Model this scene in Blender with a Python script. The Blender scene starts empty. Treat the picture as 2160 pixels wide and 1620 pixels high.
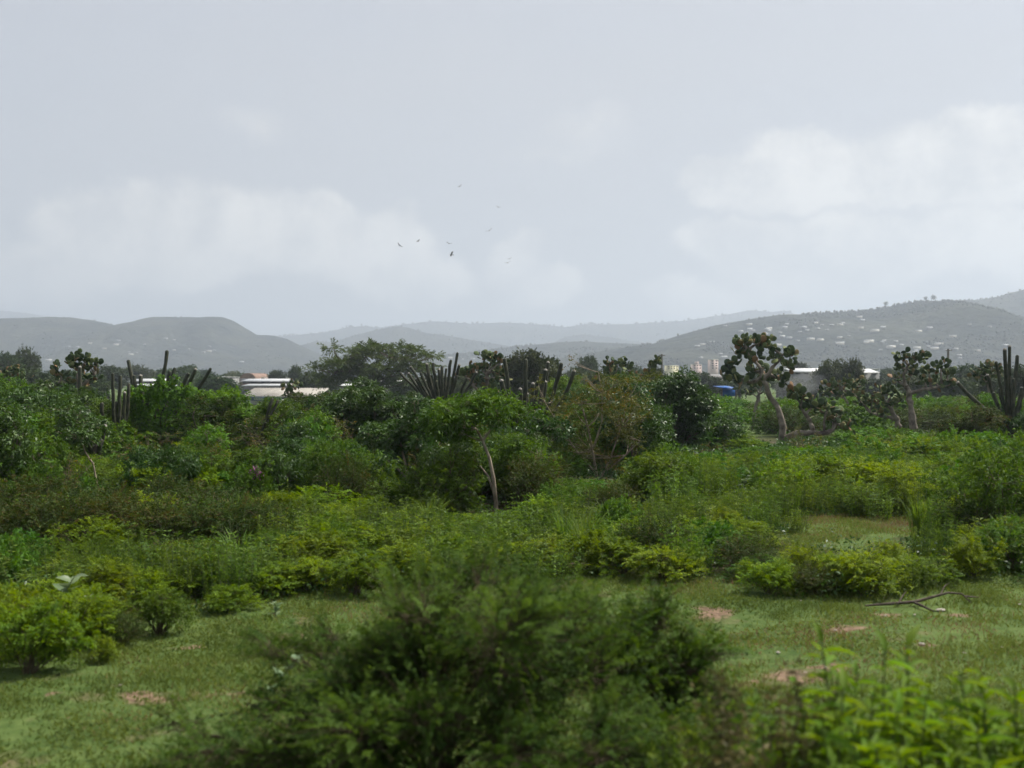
import bpy, math, random
import numpy as np
from mathutils import Vector, Matrix

# ------------------------------------------------------------------ camera / sky / sun / exposure
F, H, YH = 2316.0, 3.0, 800.0          # focal length in photo pixels, eye height (m), horizon row
SC = bpy.context.scene
COL = SC.collection
cam_d = bpy.data.cameras.new('camera')
cam = bpy.data.objects.new('camera', cam_d)
COL.objects.link(cam)
cam.location = (0, 0, H)
cam.rotation_euler = (math.radians(90 - 0.25), 0, 0)
cam_d.sensor_width = 36.0
cam_d.lens = 36.0 * F / 2160.0
cam_d.clip_start = 0.1
cam_d.clip_end = 40000
cam_d.dof.use_dof = True
cam_d.dof.focus_distance = 32.0
cam_d.dof.aperture_fstop = 1.2
SC.camera = cam

SUN_EL, SUN_AZ = math.radians(57), math.radians(62)     # azimuth from +Y (view direction) towards +X
SUN_STRENGTH, SKY_STRENGTH, EXPOSURE = 5.0, 0.1, 0.62
sd = Vector((math.sin(SUN_AZ) * math.cos(SUN_EL), math.cos(SUN_AZ) * math.cos(SUN_EL), math.sin(SUN_EL)))
sl = bpy.data.lights.new('sun', 'SUN')
sl.energy = SUN_STRENGTH
sl.angle = math.radians(0.9)
sl.color = (1.0, 0.95, 0.87)
so = bpy.data.objects.new('sun', sl)
COL.objects.link(so)
so.rotation_euler = sd.to_track_quat('Z', 'Y').to_euler()
so.location = sd * 200

vs = SC.view_settings
vs.view_transform = 'Standard'
vs.look = 'None'
vs.gamma = 1.0
vs.exposure = EXPOSURE
vs.use_curve_mapping = False
SC.cycles.max_bounces = 6
SC.cycles.diffuse_bounces = 3
SC.cycles.glossy_bounces = 2
SC.cycles.transmission_bounces = 4
SC.cycles.volume_bounces = 0
SC.cycles.use_adaptive_sampling = True
SC.cycles.adaptive_threshold = 0.03
SC.cycles.use_light_tree = False


def build_world():
    w = bpy.data.worlds.new('World')
    SC.world = w
    w.use_nodes = True
    nt = w.node_tree
    nt.nodes.clear()
    N, L = nt.nodes.new, nt.links.new

    def math_(op, a, b=None, c=None):
        n = N('ShaderNodeMath')
        n.operation = op
        for i, v in enumerate((a, b, c)):
            if v is None:
                continue
            if isinstance(v, (int, float)):
                n.inputs[i].default_value = v
            else:
                L(v, n.inputs[i])
        return n.outputs[0]

    def vmath(op, a, b=None):
        n = N('ShaderNodeVectorMath')
        n.operation = op
        for i, v in enumerate((a, b)):
            if v is None:
                continue
            if isinstance(v, tuple):
                n.inputs[i].default_value = v
            else:
                L(v, n.inputs[i])
        return n.outputs['Value'] if op in ('LENGTH', 'DOT_PRODUCT') else n.outputs[0]

    def noise(vec, scale, detail=4, rough=0.55):
        n = N('ShaderNodeTexNoise')
        n.inputs['Scale'].default_value = scale
        n.inputs['Detail'].default_value = detail
        n.inputs['Roughness'].default_value = rough
        L(vec, n.inputs['Vector'])
        return n

    sky = N('ShaderNodeTexSky')
    sky.sky_type = 'NISHITA'
    sky.sun_disc = False
    sky.sun_elevation = SUN_EL
    sky.sun_rotation = SUN_AZ
    sky.air_density = 1.0
    sky.dust_density = 4.0
    sky.ozone_density = 1.0
    tc = N('ShaderNodeTexCoord')
    d = tc.outputs['Generated']
    sep = N('ShaderNodeSeparateXYZ')
    L(d, sep.inputs[0])
    az = math_('ARCTAN2', sep.outputs[0], sep.outputs[1])
    cmb = N('ShaderNodeCombineXYZ')
    L(az, cmb.inputs[0])
    L(sep.outputs[2], cmb.inputs[1])
    n1 = noise(d, 11.0, 6, 0.62)
    off = vmath('SCALE', vmath('SUBTRACT', n1.outputs['Color'], (0.5, 0.5, 0.5)))
    off.node.inputs['Scale'].default_value = 0.075
    p = vmath('ADD', cmb.outputs[0], off)
    # cumulus heaps: (column, row, half width, half height) as seen in the photograph, turned into directions
    blobs = [(230, 480, 130, 75), (420, 470, 190, 80), (560, 500, 170, 75), (690, 490, 95, 75), (840, 500, 75, 68),
             (760, 560, 170, 60), (300, 560, 260, 55), (900, 590, 110, 45), (1085, 560, 55, 50), (1150, 610, 75, 40),
             (40, 590, 130, 55), (540, 258, 80, 36, 0.22), (1215, 270, 100, 36, 0.25), (1190, 330, 120, 30, 0.16), (1530, 380, 90, 45),
             (1700, 350, 120, 65), (1880, 355, 130, 65), (2080, 330, 150, 70), (2300, 330, 160, 85), (1900, 395, 330, 45),
             (1560, 500, 110, 48), (1760, 540, 220, 75), (2100, 510, 150, 75), (2350, 540, 200, 90), (1500, 620, 120, 40),
             (-160, 540, 140, 70), (-380, 470, 180, 90), (2620, 430, 190, 100)]
    acc = None
    for (bx, by, rx, ry, *amp) in blobs:
        u, v = (bx - 1080) / F, (YH - by) / F
        c = (math.atan(u), v / math.sqrt(1 + u * u + v * v), 0.0)
        q = vmath('MULTIPLY', vmath('SUBTRACT', p, c), (F / (rx * 1.25), F / (ry * 1.25), 0.0))
        f = math_('SUBTRACT', 1.0, vmath('LENGTH', q))
        if amp:
            f = math_('MULTIPLY', f, amp[0])
        acc = f if acc is None else math_('SMOOTH_MAX', acc, f, 0.25)
    front = math_('GREATER_THAN', sep.outputs[1], 0.0)
    # broken cloud everywhere else, of the same kind
    sc3 = vmath('MULTIPLY', d, (1.0, 1.0, 2.4))
    n2 = noise(sc3, 2.6, 6, 0.55)
    gen = math_('MULTIPLY', math_('SUBTRACT', n2.outputs['Fac'], 0.63), 1.2)
    n3 = noise(sc3, 1.3, 5, 0.55)
    acc2 = math_('SMOOTH_MAX', acc, gen, 0.1)
    mr = N('ShaderNodeMapRange')
    mr.interpolation_type = 'SMOOTHSTEP'
    mr.inputs['From Min'].default_value = -0.02
    mr.inputs['From Max'].default_value = 0.36
    L(acc2, mr.inputs['Value'])
    cl = math_('MULTIPLY', mr.outputs[0], 0.9)
    veil = N('ShaderNodeMix')                       # thin high veil over the clear sky
    veil.data_type = 'RGBA'
    vf = N('ShaderNodeMapRange')
    vf.inputs['From Min'].default_value = 0.3
    vf.inputs['From Max'].default_value = 0.7
    vf.inputs['To Min'].default_value = 0.72
    vf.inputs['To Max'].default_value = 0.94
    L(n3.outputs['Fac'], vf.inputs['Value'])
    L(vf.outputs[0], veil.inputs['Factor'])
    L(sky.outputs[0], veil.inputs[6])
    veil.inputs[7].default_value = (3.72, 3.78, 4.0, 1)
    n4b = noise(d, 17.0, 7, 0.62)
    n4m = N('ShaderNodeMapRange')
    n4m.inputs['From Min'].default_value = 0.36
    n4m.inputs['From Max'].default_value = 0.62
    L(n4b.outputs['Fac'], n4m.inputs['Value'])
    cc = N('ShaderNodeMix')
    cc.data_type = 'RGBA'
    L(n4m.outputs[0], cc.inputs['Factor'])
    cc.inputs[6].default_value = (4.35, 4.38, 4.45, 1)
    cc.inputs[7].default_value = (6.2, 6.05, 5.8, 1)
    mix = N('ShaderNodeMix')
    mix.data_type = 'RGBA'
    L(cl, mix.inputs['Factor'])
    L(veil.outputs[2], mix.inputs[6])
    L(cc.outputs[2], mix.inputs[7])
    bg = N('ShaderNodeBackground')
    bg.inputs['Strength'].default_value = SKY_STRENGTH
    L(mix.outputs[2], bg.inputs['Color'])
    out = N('ShaderNodeOutputWorld')
    L(bg.outputs[0], out.inputs['Surface'])


build_world()
RNG = np.random.default_rng(7)
random.seed(7)


# ------------------------------------------------------------------ helpers
def _hash(ix, iy, s):
    h = np.sin(ix * 127.1 + iy * 311.7 + s * 74.7) * 43758.5453
    return h - np.floor(h)


def vnoise(x, y, s=0.0):
    x = np.asarray(x, float)
    y = np.asarray(y, float)
    ix, iy = np.floor(x), np.floor(y)
    fx, fy = x - ix, y - iy
    fx = fx * fx * (3 - 2 * fx)
    fy = fy * fy * (3 - 2 * fy)
    a, b = _hash(ix, iy, s), _hash(ix + 1, iy, s)
    c, d = _hash(ix, iy + 1, s), _hash(ix + 1, iy + 1, s)
    return (a * (1 - fx) + b * fx) * (1 - fy) + (c * (1 - fx) + d * fx) * fy - 0.5


def fbm(x, y, s=0.0, o=4):
    r, a = 0.0, 1.0
    for i in range(o):
        r = r + a * vnoise(x, y, s + i * 3.1)
        x, y, a = x * 2.03 + 5.2, y * 2.03 + 1.7, a * 0.5
    return r


def ground_z(x, y):
    y = np.asarray(y, float)
    x = np.asarray(x, float)
    base = np.interp(y, [-100, 30, 60, 100, 200, 1e6], [0, 0, -0.2, -1.0, -2.0, -2.0])
    fade = np.clip(1.2 - np.abs(y) / 220, 0, 1)
    return base + fade * (0.10 * vnoise(x / 2.3, y / 2.3, 1) + 0.22 * vnoise(x / 8.0, y / 8.0, 2))


def gz(x, y):
    return float(ground_z(x, y))


def W(px, py, d):
    return Vector(((px - 1080) / F * d, d, H + (YH - py) / F * d))


def GP(px, d):
    x = (px - 1080) / F * d
    return Vector((x, d, gz(x, d)))


def py_of(z, d):
    return YH + F * (H - z) / d


def mk(name, V, Fc, mat, tone=None, smooth=False):
    me = bpy.data.meshes.new(name)
    V = np.asarray(V, np.float32)
    faces = Fc if isinstance(Fc, list) else [Fc]
    faces = [np.asarray(f, np.int32) for f in faces if len(f)]
    nl = sum(f.size for f in faces)
    nf = sum(len(f) for f in faces)
    me.vertices.add(len(V))
    me.vertices.foreach_set('co', V.ravel())
    me.loops.add(nl)
    me.loops.foreach_set('vertex_index', np.concatenate([f.ravel() for f in faces]))
    me.polygons.add(nf)
    st, o = [], 0
    for f in faces:
        st.append(o + np.arange(len(f), dtype=np.int32) * f.shape[1])
        o += f.size
    me.polygons.foreach_set('loop_start', np.concatenate(st))
    if smooth:
        me.polygons.foreach_set('use_smooth', np.ones(nf, bool))
    if tone is not None:
        at = me.attributes.new('tone', 'FLOAT', 'POINT')
        at.data.foreach_set('value', np.asarray(tone, np.float32))
    me.update(calc_edges=True)
    if mat:
        me.materials.append(mat)
    return me


def ob(name, me, parent=None, loc=None):
    o = bpy.data.objects.new(name, me)
    COL.objects.link(o)
    if parent:
        o.parent = parent
    if loc is not None:
        o.location = loc
    return o


def tag(o, label, cat, group=None):
    o['label'] = label
    o['category'] = cat
    if group:
        o['group'] = group
    return o


def thing(name, label, cat, loc, rz=0.0, group=None, scale=(1, 1, 1)):
    e = bpy.data.objects.new(name, None)
    COL.objects.link(e)
    e.empty_display_size = 0.2
    e.location = loc
    e.rotation_euler = (0, 0, rz)
    e.scale = scale
    return tag(e, label, cat, group)


def cat(parts):
    """join (V, F) pieces whose faces all have the same size"""
    Vs, Fs, o = [], [], 0
    for V, Fc in parts:
        Vs.append(np.asarray(V, float))
        Fs.append(np.asarray(Fc, int) + o)
        o += len(V)
    return np.concatenate(Vs), np.concatenate(Fs)


def unit(a):
    return a / np.maximum(np.linalg.norm(a, axis=-1, keepdims=True), 1e-9)


def tube(pts, rad, sides=6, ribs=0.0):
    pts = np.asarray(pts, float)
    n = len(pts)
    rad = np.broadcast_to(np.asarray(rad, float), (n,))
    tang = unit(np.gradient(pts, axis=0))
    ref = np.array([0.31, 0.95, 0.05])
    ang = np.arange(sides) / sides * 2 * math.pi
    rr = np.where(np.arange(sides) % 2 == 0, 1.0, 1.0 - ribs)
    V = []
    for i in range(n):
        a = np.cross(tang[i], ref)
        a /= max(np.linalg.norm(a), 1e-9)
        b = np.cross(tang[i], a)
        V.append(pts[i] + rad[i] * rr[:, None] * (np.cos(ang)[:, None] * a + np.sin(ang)[:, None] * b))
    V = np.concatenate(V)
    k = np.arange(sides)
    Fs = []
    for i in range(n - 1):
        Fs.append(np.stack([i * sides + k, i * sides + (k + 1) % sides, (i + 1) * sides + (k + 1) % sides, (i + 1) * sides + k], 1))
    return V, np.concatenate(Fs)


def bez(a, c, b, n=7):
    t = np.linspace(0, 1, n)[:, None]
    a, b, c = np.asarray(a, float), np.asarray(b, float), np.asarray(c, float)
    return (1 - t) ** 2 * a + 2 * t * (1 - t) * c + t * t * b


def leaves_from(P, D, UPV, ln, wd, fold=0.12):
    """diamond leaves: base P, direction D, approximate face normal UPV"""
    side = unit(np.cross(D, UPV))
    nrm = unit(np.cross(side, D))
    ln = np.asarray(ln)[:, None]
    wd = np.asarray(wd)[:, None]
    p0 = P
    p1 = P + D * ln * 0.45 + side * wd * 0.5 + nrm * ln * fold
    p2 = P + D * ln - nrm * ln * fold * 0.6
    p3 = P + D * ln * 0.45 - side * wd * 0.5 + nrm * ln * fold
    V = np.stack([p0, p1, p2, p3], 1).reshape(-1, 3)
    Fc = np.arange(len(P) * 4).reshape(-1, 4)
    return V, Fc


def twig_leaves(rng, S, D, Ln, m, leaf, aspect, ang=0.7, droop=0.2, sag=0.25, jit=0.35, tilt=0.5, tone=None, lvar=0.3):
    N = len(S)
    up = np.array([0, 0, 1.0])
    t = (np.linspace(0.12, 1, m)[None, :] + rng.uniform(-0.06, 0.06, (N, m)))
    pos = S[:, None] + D[:, None] * (Ln[:, None] * t)[..., None]
    pos[..., 2] -= sag * Ln[:, None] * t ** 2
    upv = unit(up + rng.normal(0, tilt, (N, 3)))
    sidev = unit(np.cross(D, upv))
    P, DD, UU, T = [], [], [], []
    if tone is None:
        tone = rng.uniform(0, 1, N)
    for s in (-1, 1):
        dd = s * sidev[:, None] * math.cos(ang) + D[:, None] * math.sin(ang) + rng.normal(0, jit, (N, m, 3))
        dd[..., 2] -= droop
        P.append(pos.reshape(-1, 3))
        DD.append(unit(dd).reshape(-1, 3))
        UU.append(unit(upv[:, None] + rng.normal(0, jit, (N, m, 3))).reshape(-1, 3))
        T.append(np.clip(tone[:, None] + rng.normal(0, 0.18, (N, m)), 0, 1).ravel())
    P, DD, UU, T = map(np.concatenate, (P, DD, UU, T))
    ln = leaf * rng.uniform(1 - lvar, 1 + lvar, len(P))
    V, Fc = leaves_from(P, DD, UU, ln, ln * aspect)
    return V, Fc, np.repeat(T, 4)


def twig_stems(S, D, Ln, r, sag=0.25):
    """thin three-sided stems along twigs"""
    N = len(S)
    E = S + D * Ln[:, None]
    E[:, 2] -= sag * Ln
    M = S + D * (Ln * 0.5)[:, None]
    M[:, 2] -= sag * Ln * 0.25
    a = unit(np.cross(D, np.array([0.3, 0.2, 0.93])))
    b = np.cross(D, a)
    ring = []
    for P, rr in ((S, r), (M, r * 0.75), (E, r * 0.3)):
        for k in range(3):
            th = k * 2 * math.pi / 3
            ring.append(P + rr * (math.cos(th) * a + math.sin(th) * b))
    V = np.stack(ring, 1).reshape(-1, 3)
    base = (np.arange(N) * 9)[:, None]
    fs = []
    for i in range(2):
        for k in range(3):
            fs.append(base + np.array([[i * 3 + k, i * 3 + (k + 1) % 3, (i + 1) * 3 + (k + 1) % 3, (i + 1) * 3 + k]]))
    return V, np.concatenate(fs)


# ------------------------------------------------------------------ materials
def new_mat(name):
    m = bpy.data.materials.new(name)
    m.use_nodes = True
    nt = m.node_tree
    b = nt.nodes['Principled BSDF']
    return m, nt, b


def c4(c):
    return (c[0], c[1], c[2], 1)


def leaf_mat(name, dark, light, trans=0.3, rough=0.6, spec=0.14, hue=0.025, val=0.3, accent=None, acc_pos=0.88):
    m, nt, b = new_mat(name)
    N, L = nt.nodes.new, nt.links.new
    at = N('ShaderNodeAttribute')
    at.attribute_name = 'tone'
    cr = N('ShaderNodeValToRGB')
    cr.color_ramp.elements[0].color = c4(dark)
    cr.color_ramp.elements[1].color = c4(light)
    if accent:
        cr.color_ramp.elements[1].position = acc_pos - 0.12
        e = cr.color_ramp.elements.new(acc_pos)
        e.color = c4(accent)
    L(at.outputs['Fac'], cr.inputs[0])
    oi = N('ShaderNodeObjectInfo')
    hs = N('ShaderNodeHueSaturation')
    mr = N('ShaderNodeMapRange')
    mr.inputs['To Min'].default_value = 0.5 - hue
    mr.inputs['To Max'].default_value = 0.5 + hue
    L(oi.outputs['Random'], mr.inputs['Value'])
    L(mr.outputs[0], hs.inputs['Hue'])
    ml = N('ShaderNodeMath')
    ml.operation = 'MULTIPLY_ADD'
    mm = N('ShaderNodeMath')
    mm.operation = 'MULTIPLY'
    mm.inputs[1].default_value = 7.31
    fr = N('ShaderNodeMath')
    fr.operation = 'FRACT'
    L(oi.outputs['Random'], mm.inputs[0])
    L(mm.outputs[0], fr.inputs[0])
    L(fr.outputs[0], ml.inputs[0])
    ml.inputs[1].default_value = val
    ml.inputs[2].default_value = 1 - val / 2
    L(ml.outputs[0], hs.inputs['Value'])
    L(cr.outputs[0], hs.inputs['Color'])
    L(hs.outputs[0], b.inputs['Base Color'])
    b.inputs['Roughness'].default_value = rough
    b.inputs['Specular IOR Level'].default_value = spec
    tr = N('ShaderNodeBsdfTranslucent')
    tg = N('ShaderNodeHueSaturation')
    tg.inputs['Hue'].default_value = 0.485
    tg.inputs['Saturation'].default_value = 1.1
    tg.inputs['Value'].default_value = 1.35
    L(hs.outputs[0], tg.inputs['Color'])
    L(tg.outputs[0], tr.inputs['Color'])
    mx = N('ShaderNodeMixShader')
    mx.inputs[0].default_value = trans
    L(b.outputs[0], mx.inputs[1])
    L(tr.outputs[0], mx.inputs[2])
    L(mx.outputs[0], nt.nodes['Material Output'].inputs[0])
    return m


def noise_mat(name, a, b_, scale=8.0, rough=0.85, bump=0.3, bscale=None, detail=5, stretch=(1, 1, 1), spec=0.2, rand=0.0):
    m, nt, b = new_mat(name)
    N, L = nt.nodes.new, nt.links.new
    tc = N('ShaderNodeTexCoord')
    mp = N('ShaderNodeMapping')
    mp.inputs['Scale'].default_value = stretch
    L(tc.outputs['Object'], mp.inputs[0])
    n = N('ShaderNodeTexNoise')
    n.inputs['Scale'].default_value = scale
    n.inputs['Detail'].default_value = detail
    L(mp.outputs[0], n.inputs['Vector'])
    cr = N('ShaderNodeValToRGB')
    cr.color_ramp.elements[0].position = 0.33
    cr.color_ramp.elements[1].position = 0.67
    cr.color_ramp.elements[0].color = c4(a)
    cr.color_ramp.elements[1].color = c4(b_)
    L(n.outputs['Fac'], cr.inputs[0])
    col = cr.outputs[0]
    if rand:
        oi = N('ShaderNodeObjectInfo')
        ml = N('ShaderNodeMath')
        ml.operation = 'MULTIPLY_ADD'
        ml.inputs[1].default_value = rand
        ml.inputs[2].default_value = 1 - rand / 2
        L(oi.outputs['Random'], ml.inputs[0])
        hs = N('ShaderNodeHueSaturation')
        L(ml.outputs[0], hs.inputs['Value'])
        L(col, hs.inputs['Color'])
        col = hs.outputs[0]
    L(col, b.inputs['Base Color'])
    b.inputs['Roughness'].default_value = rough
    b.inputs['Specular IOR Level'].default_value = spec
    if bump:
        n2 = N('ShaderNodeTexNoise')
        n2.inputs['Scale'].default_value = bscale or scale * 3
        n2.inputs['Detail'].default_value = 4
        L(mp.outputs[0], n2.inputs['Vector'])
        bp = N('ShaderNodeBump')
        bp.inputs['Strength'].default_value = bump
        bp.inputs['Distance'].default_value = 0.03
        L(n2.outputs['Fac'], bp.inputs['Height'])
        L(bp.outputs[0], b.inputs['Normal'])
    return m


M = {}
M['yg'] = leaf_mat('leaf_yellow_green', (0.064, 0.122, 0.010), (0.172, 0.255, 0.019), 0.4, hue=0.015)
M['dark'] = leaf_mat('leaf_dark_olive', (0.020, 0.042, 0.008), (0.058, 0.092, 0.014), 0.28, hue=0.015, accent=(0.085, 0.066, 0.016), acc_pos=0.93)
M['mid'] = leaf_mat('leaf_mid_green', (0.035, 0.078, 0.010), (0.100, 0.172, 0.020), 0.35, hue=0.018)
M['bright'] = leaf_mat('leaf_bright_green', (0.038, 0.105, 0.012), (0.092, 0.195, 0.022), 0.36, hue=0.015)
M['gloss'] = leaf_mat('leaf_glossy_dark', (0.020, 0.052, 0.010), (0.056, 0.112, 0.020), 0.26, rough=0.45, spec=0.22, hue=0.015)
M['vine'] = leaf_mat('leaf_vine', (0.045, 0.130, 0.012), (0.105, 0.235, 0.024), 0.38, hue=0.01)
M['mimosa'] = leaf_mat('leaf_mimosa', (0.030, 0.062, 0.011), (0.092, 0.150, 0.024), 0.36, rough=0.7, spec=0.1, hue=0.012, val=0.15)
M['weed'] = leaf_mat('leaf_weed', (0.058, 0.110, 0.016), (0.125, 0.195, 0.027), 0.38, hue=0.015)
M['lance'] = leaf_mat('leaf_lance', (0.070, 0.145, 0.010), (0.150, 0.250, 0.018), 0.42, hue=0.015)
M['pale'] = leaf_mat('leaf_pale_broad', (0.10, 0.15, 0.07), (0.17, 0.23, 0.12), 0.25, rough=0.4)
M['sparse'] = leaf_mat('leaf_sparse_yellowish', (0.045, 0.068, 0.012), (0.115, 0.125, 0.022), 0.3, accent=(0.17, 0.125, 0.02), acc_pos=0.92)
M['far'] = leaf_mat('leaf_far', (0.020, 0.040, 0.012), (0.055, 0.080, 0.022), 0.2, hue=0.03, val=0.35)
M['farlight'] = leaf_mat('leaf_far_light', (0.045, 0.072, 0.018), (0.085, 0.105, 0.030), 0.2, hue=0.03)
M['parota'] = leaf_mat('leaf_parota', (0.030, 0.060, 0.013), (0.075, 0.115, 0.024), 0.25)
M['wood'] = leaf_mat('leaf_hill_wood', (0.012, 0.020, 0.011), (0.035, 0.045, 0.022), 0.1)
M['dry'] = leaf_mat('leaf_dry', (0.075, 0.070, 0.026), (0.150, 0.125, 0.055), 0.25)
M['grass'] = leaf_mat('leaf_grass', (0.055, 0.105, 0.022), (0.130, 0.195, 0.043), 0.4, rough=0.7, spec=0.12, accent=(0.20, 0.165, 0.075), acc_pos=0.95)
M['pink'] = leaf_mat('petal_mauve', (0.16, 0.05, 0.12), (0.30, 0.12, 0.22), 0.3)
M['bark'] = noise_mat('bark_grey_brown', (0.055, 0.042, 0.030), (0.13, 0.105, 0.08), 14, stretch=(1, 1, 0.3))
M['barkpale'] = noise_mat('bark_pale', (0.15, 0.12, 0.085), (0.33, 0.28, 0.21), 12, stretch=(1, 1, 0.3))
M['twig'] = noise_mat('twig_brown', (0.05, 0.04, 0.022), (0.10, 0.08, 0.045), 12, bump=0)
M['greenstem'] = noise_mat('stem_green', (0.05, 0.075, 0.025), (0.09, 0.11, 0.04), 9, bump=0)
M['cactus'] = noise_mat('cactus_skin', (0.022, 0.030, 0.018), (0.058, 0.058, 0.036), 5, rough=0.6, bump=0.2, rand=0.35)
M['cactuswood'] = noise_mat('cactus_wood', (0.045, 0.037, 0.03), (0.12, 0.10, 0.08), 7, bump=0.6)
M['wool'] = noise_mat('cactus_wool', (0.20, 0.185, 0.16), (0.36, 0.34, 0.30), 20, bump=0.4)
M['opuntiabark'] = noise_mat('opuntia_bark', (0.07, 0.055, 0.045), (0.30, 0.26, 0.21), 3.2, bump=0.6, bscale=11)


def pad_mat():
    m, nt, b = new_mat('opuntia_pad')
    N, L = nt.nodes.new, nt.links.new
    oi = N('ShaderNodeObjectInfo')
    cr = N('ShaderNodeValToRGB')
    els = cr.color_ramp.elements
    els[0].color = c4((0.030, 0.055, 0.024))
    els[1].position = 0.55
    els[1].color = c4((0.080, 0.115, 0.042))
    for pos, c in ((0.8, (0.15, 0.175, 0.065)), (0.88, (0.17, 0.14, 0.06)), (0.96, (0.20, 0.12, 0.06))):
        e = els.new(pos)
        e.color = c4(c)
    L(oi.outputs['Random'], cr.inputs[0])
    tc = N('ShaderNodeTexCoord')
    n = N('ShaderNodeTexNoise')
    n.inputs['Scale'].default_value = 5
    L(tc.outputs['Object'], n.inputs['Vector'])
    hs = N('ShaderNodeHueSaturation')
    mr = N('ShaderNodeMapRange')
    mr.inputs['To Min'].default_value = 0.65
    mr.inputs['To Max'].default_value = 1.35
    L(n.outputs['Fac'], mr.inputs['Value'])
    L(mr.outputs[0], hs.inputs['Value'])
    L(cr.outputs[0], hs.inputs['Color'])
    L(hs.outputs[0], b.inputs['Base Color'])
    b.inputs['Roughness'].default_value = 0.65
    b.inputs['Specular IOR Level'].default_value = 0.15
    return m


M['pad'] = pad_mat()
M['white'] = noise_mat('metal_roof_white', (0.62, 0.63, 0.63), (0.80, 0.80, 0.79), 0.4, rough=0.5, bump=0, rand=0.25)
M['roofsheet'] = noise_mat('house_roof_sheet', (0.32, 0.32, 0.32), (0.55, 0.55, 0.54), 0.2, rough=0.5, bump=0, rand=0.6)
M['beige'] = noise_mat('roof_sheet_beige', (0.27, 0.25, 0.22), (0.37, 0.35, 0.31), 0.6, rough=0.7, bump=0, stretch=(2, 0.2, 0.2))
M['shade'] = noise_mat('wall_dark_grey', (0.06, 0.06, 0.065), (0.10, 0.10, 0.11), 0.5, bump=0)
M['greywall'] = noise_mat('wall_grey', (0.15, 0.15, 0.145), (0.23, 0.225, 0.22), 0.5, bump=0, rand=0.3)
M['whitewall'] = noise_mat('wall_white', (0.55, 0.55, 0.54), (0.72, 0.72, 0.70), 0.5, bump=0)
M['blue'] = noise_mat('sign_blue', (0.025, 0.075, 0.25), (0.035, 0.10, 0.30), 0.5, rough=0.5, bump=0)
M['paleblue'] = noise_mat('sign_pale_blue', (0.30, 0.40, 0.60), (0.34, 0.45, 0.66), 0.5, bump=0)
M['tarp'] = noise_mat('tarp_blue', (0.012, 0.07, 0.26), (0.02, 0.11, 0.34), 1.2, rough=0.45, bump=0.3)
M['brick'] = noise_mat('wall_brown', (0.17, 0.11, 0.085), (0.25, 0.17, 0.13), 0.8, bump=0)
M['pinkwall'] = noise_mat('wall_pink', (0.55, 0.43, 0.40), (0.66, 0.54, 0.50), 0.3, bump=0)
M['yellowwall'] = noise_mat('wall_yellow', (0.66, 0.61, 0.42), (0.74, 0.69, 0.50), 0.3, bump=0)
M['cream'] = noise_mat('wall_cream', (0.50, 0.46, 0.38), (0.62, 0.58, 0.48), 0.3, bump=0)
M['window'] = noise_mat('window_dark', (0.03, 0.03, 0.035), (0.05, 0.05, 0.06), 1, rough=0.2, bump=0)
M['pole'] = noise_mat('pole_concrete', (0.12, 0.11, 0.10), (0.2, 0.19, 0.17), 1, bump=0)
M['stone'] = noise_mat('stone_pale', (0.26, 0.23, 0.19), (0.48, 0.44, 0.38), 9, bump=0.5)
M['deadwood'] = noise_mat('dead_wood', (0.04, 0.03, 0.022), (0.10, 0.08, 0.06), 15, bump=0.4)
M['feather'] = noise_mat('feather_black', (0.012, 0.012, 0.013), (0.03, 0.028, 0.026), 6, bump=0)

# bare earth patches (column, row, half width, half height in photo pixels, turned into metres on the ground)
DIRT = []
for (px, py, rw, rh) in ((400, 1362, 40, 6), (425, 1468, 20, 7), (475, 1470, 18, 6), (512, 1468, 18, 6), (1675, 1432, 75, 22), (1750, 1412, 40, 8),
                         (1785, 1333, 50, 7), (1500, 1285, 40, 16), (300, 1480, 60, 12), (100, 1470, 25, 8), (1960, 1375, 30, 6), (2020, 1310, 40, 6), (1880, 1312, 30, 5),
                         (1590, 1450, 25, 10), (620, 1330, 45, 6)):
    d_ = F * H / (py - YH)
    DIRT.append(((px - 1080) / F * d_, d_, rw / F * d_, rh * d_ * d_ / (F * H)))


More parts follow.
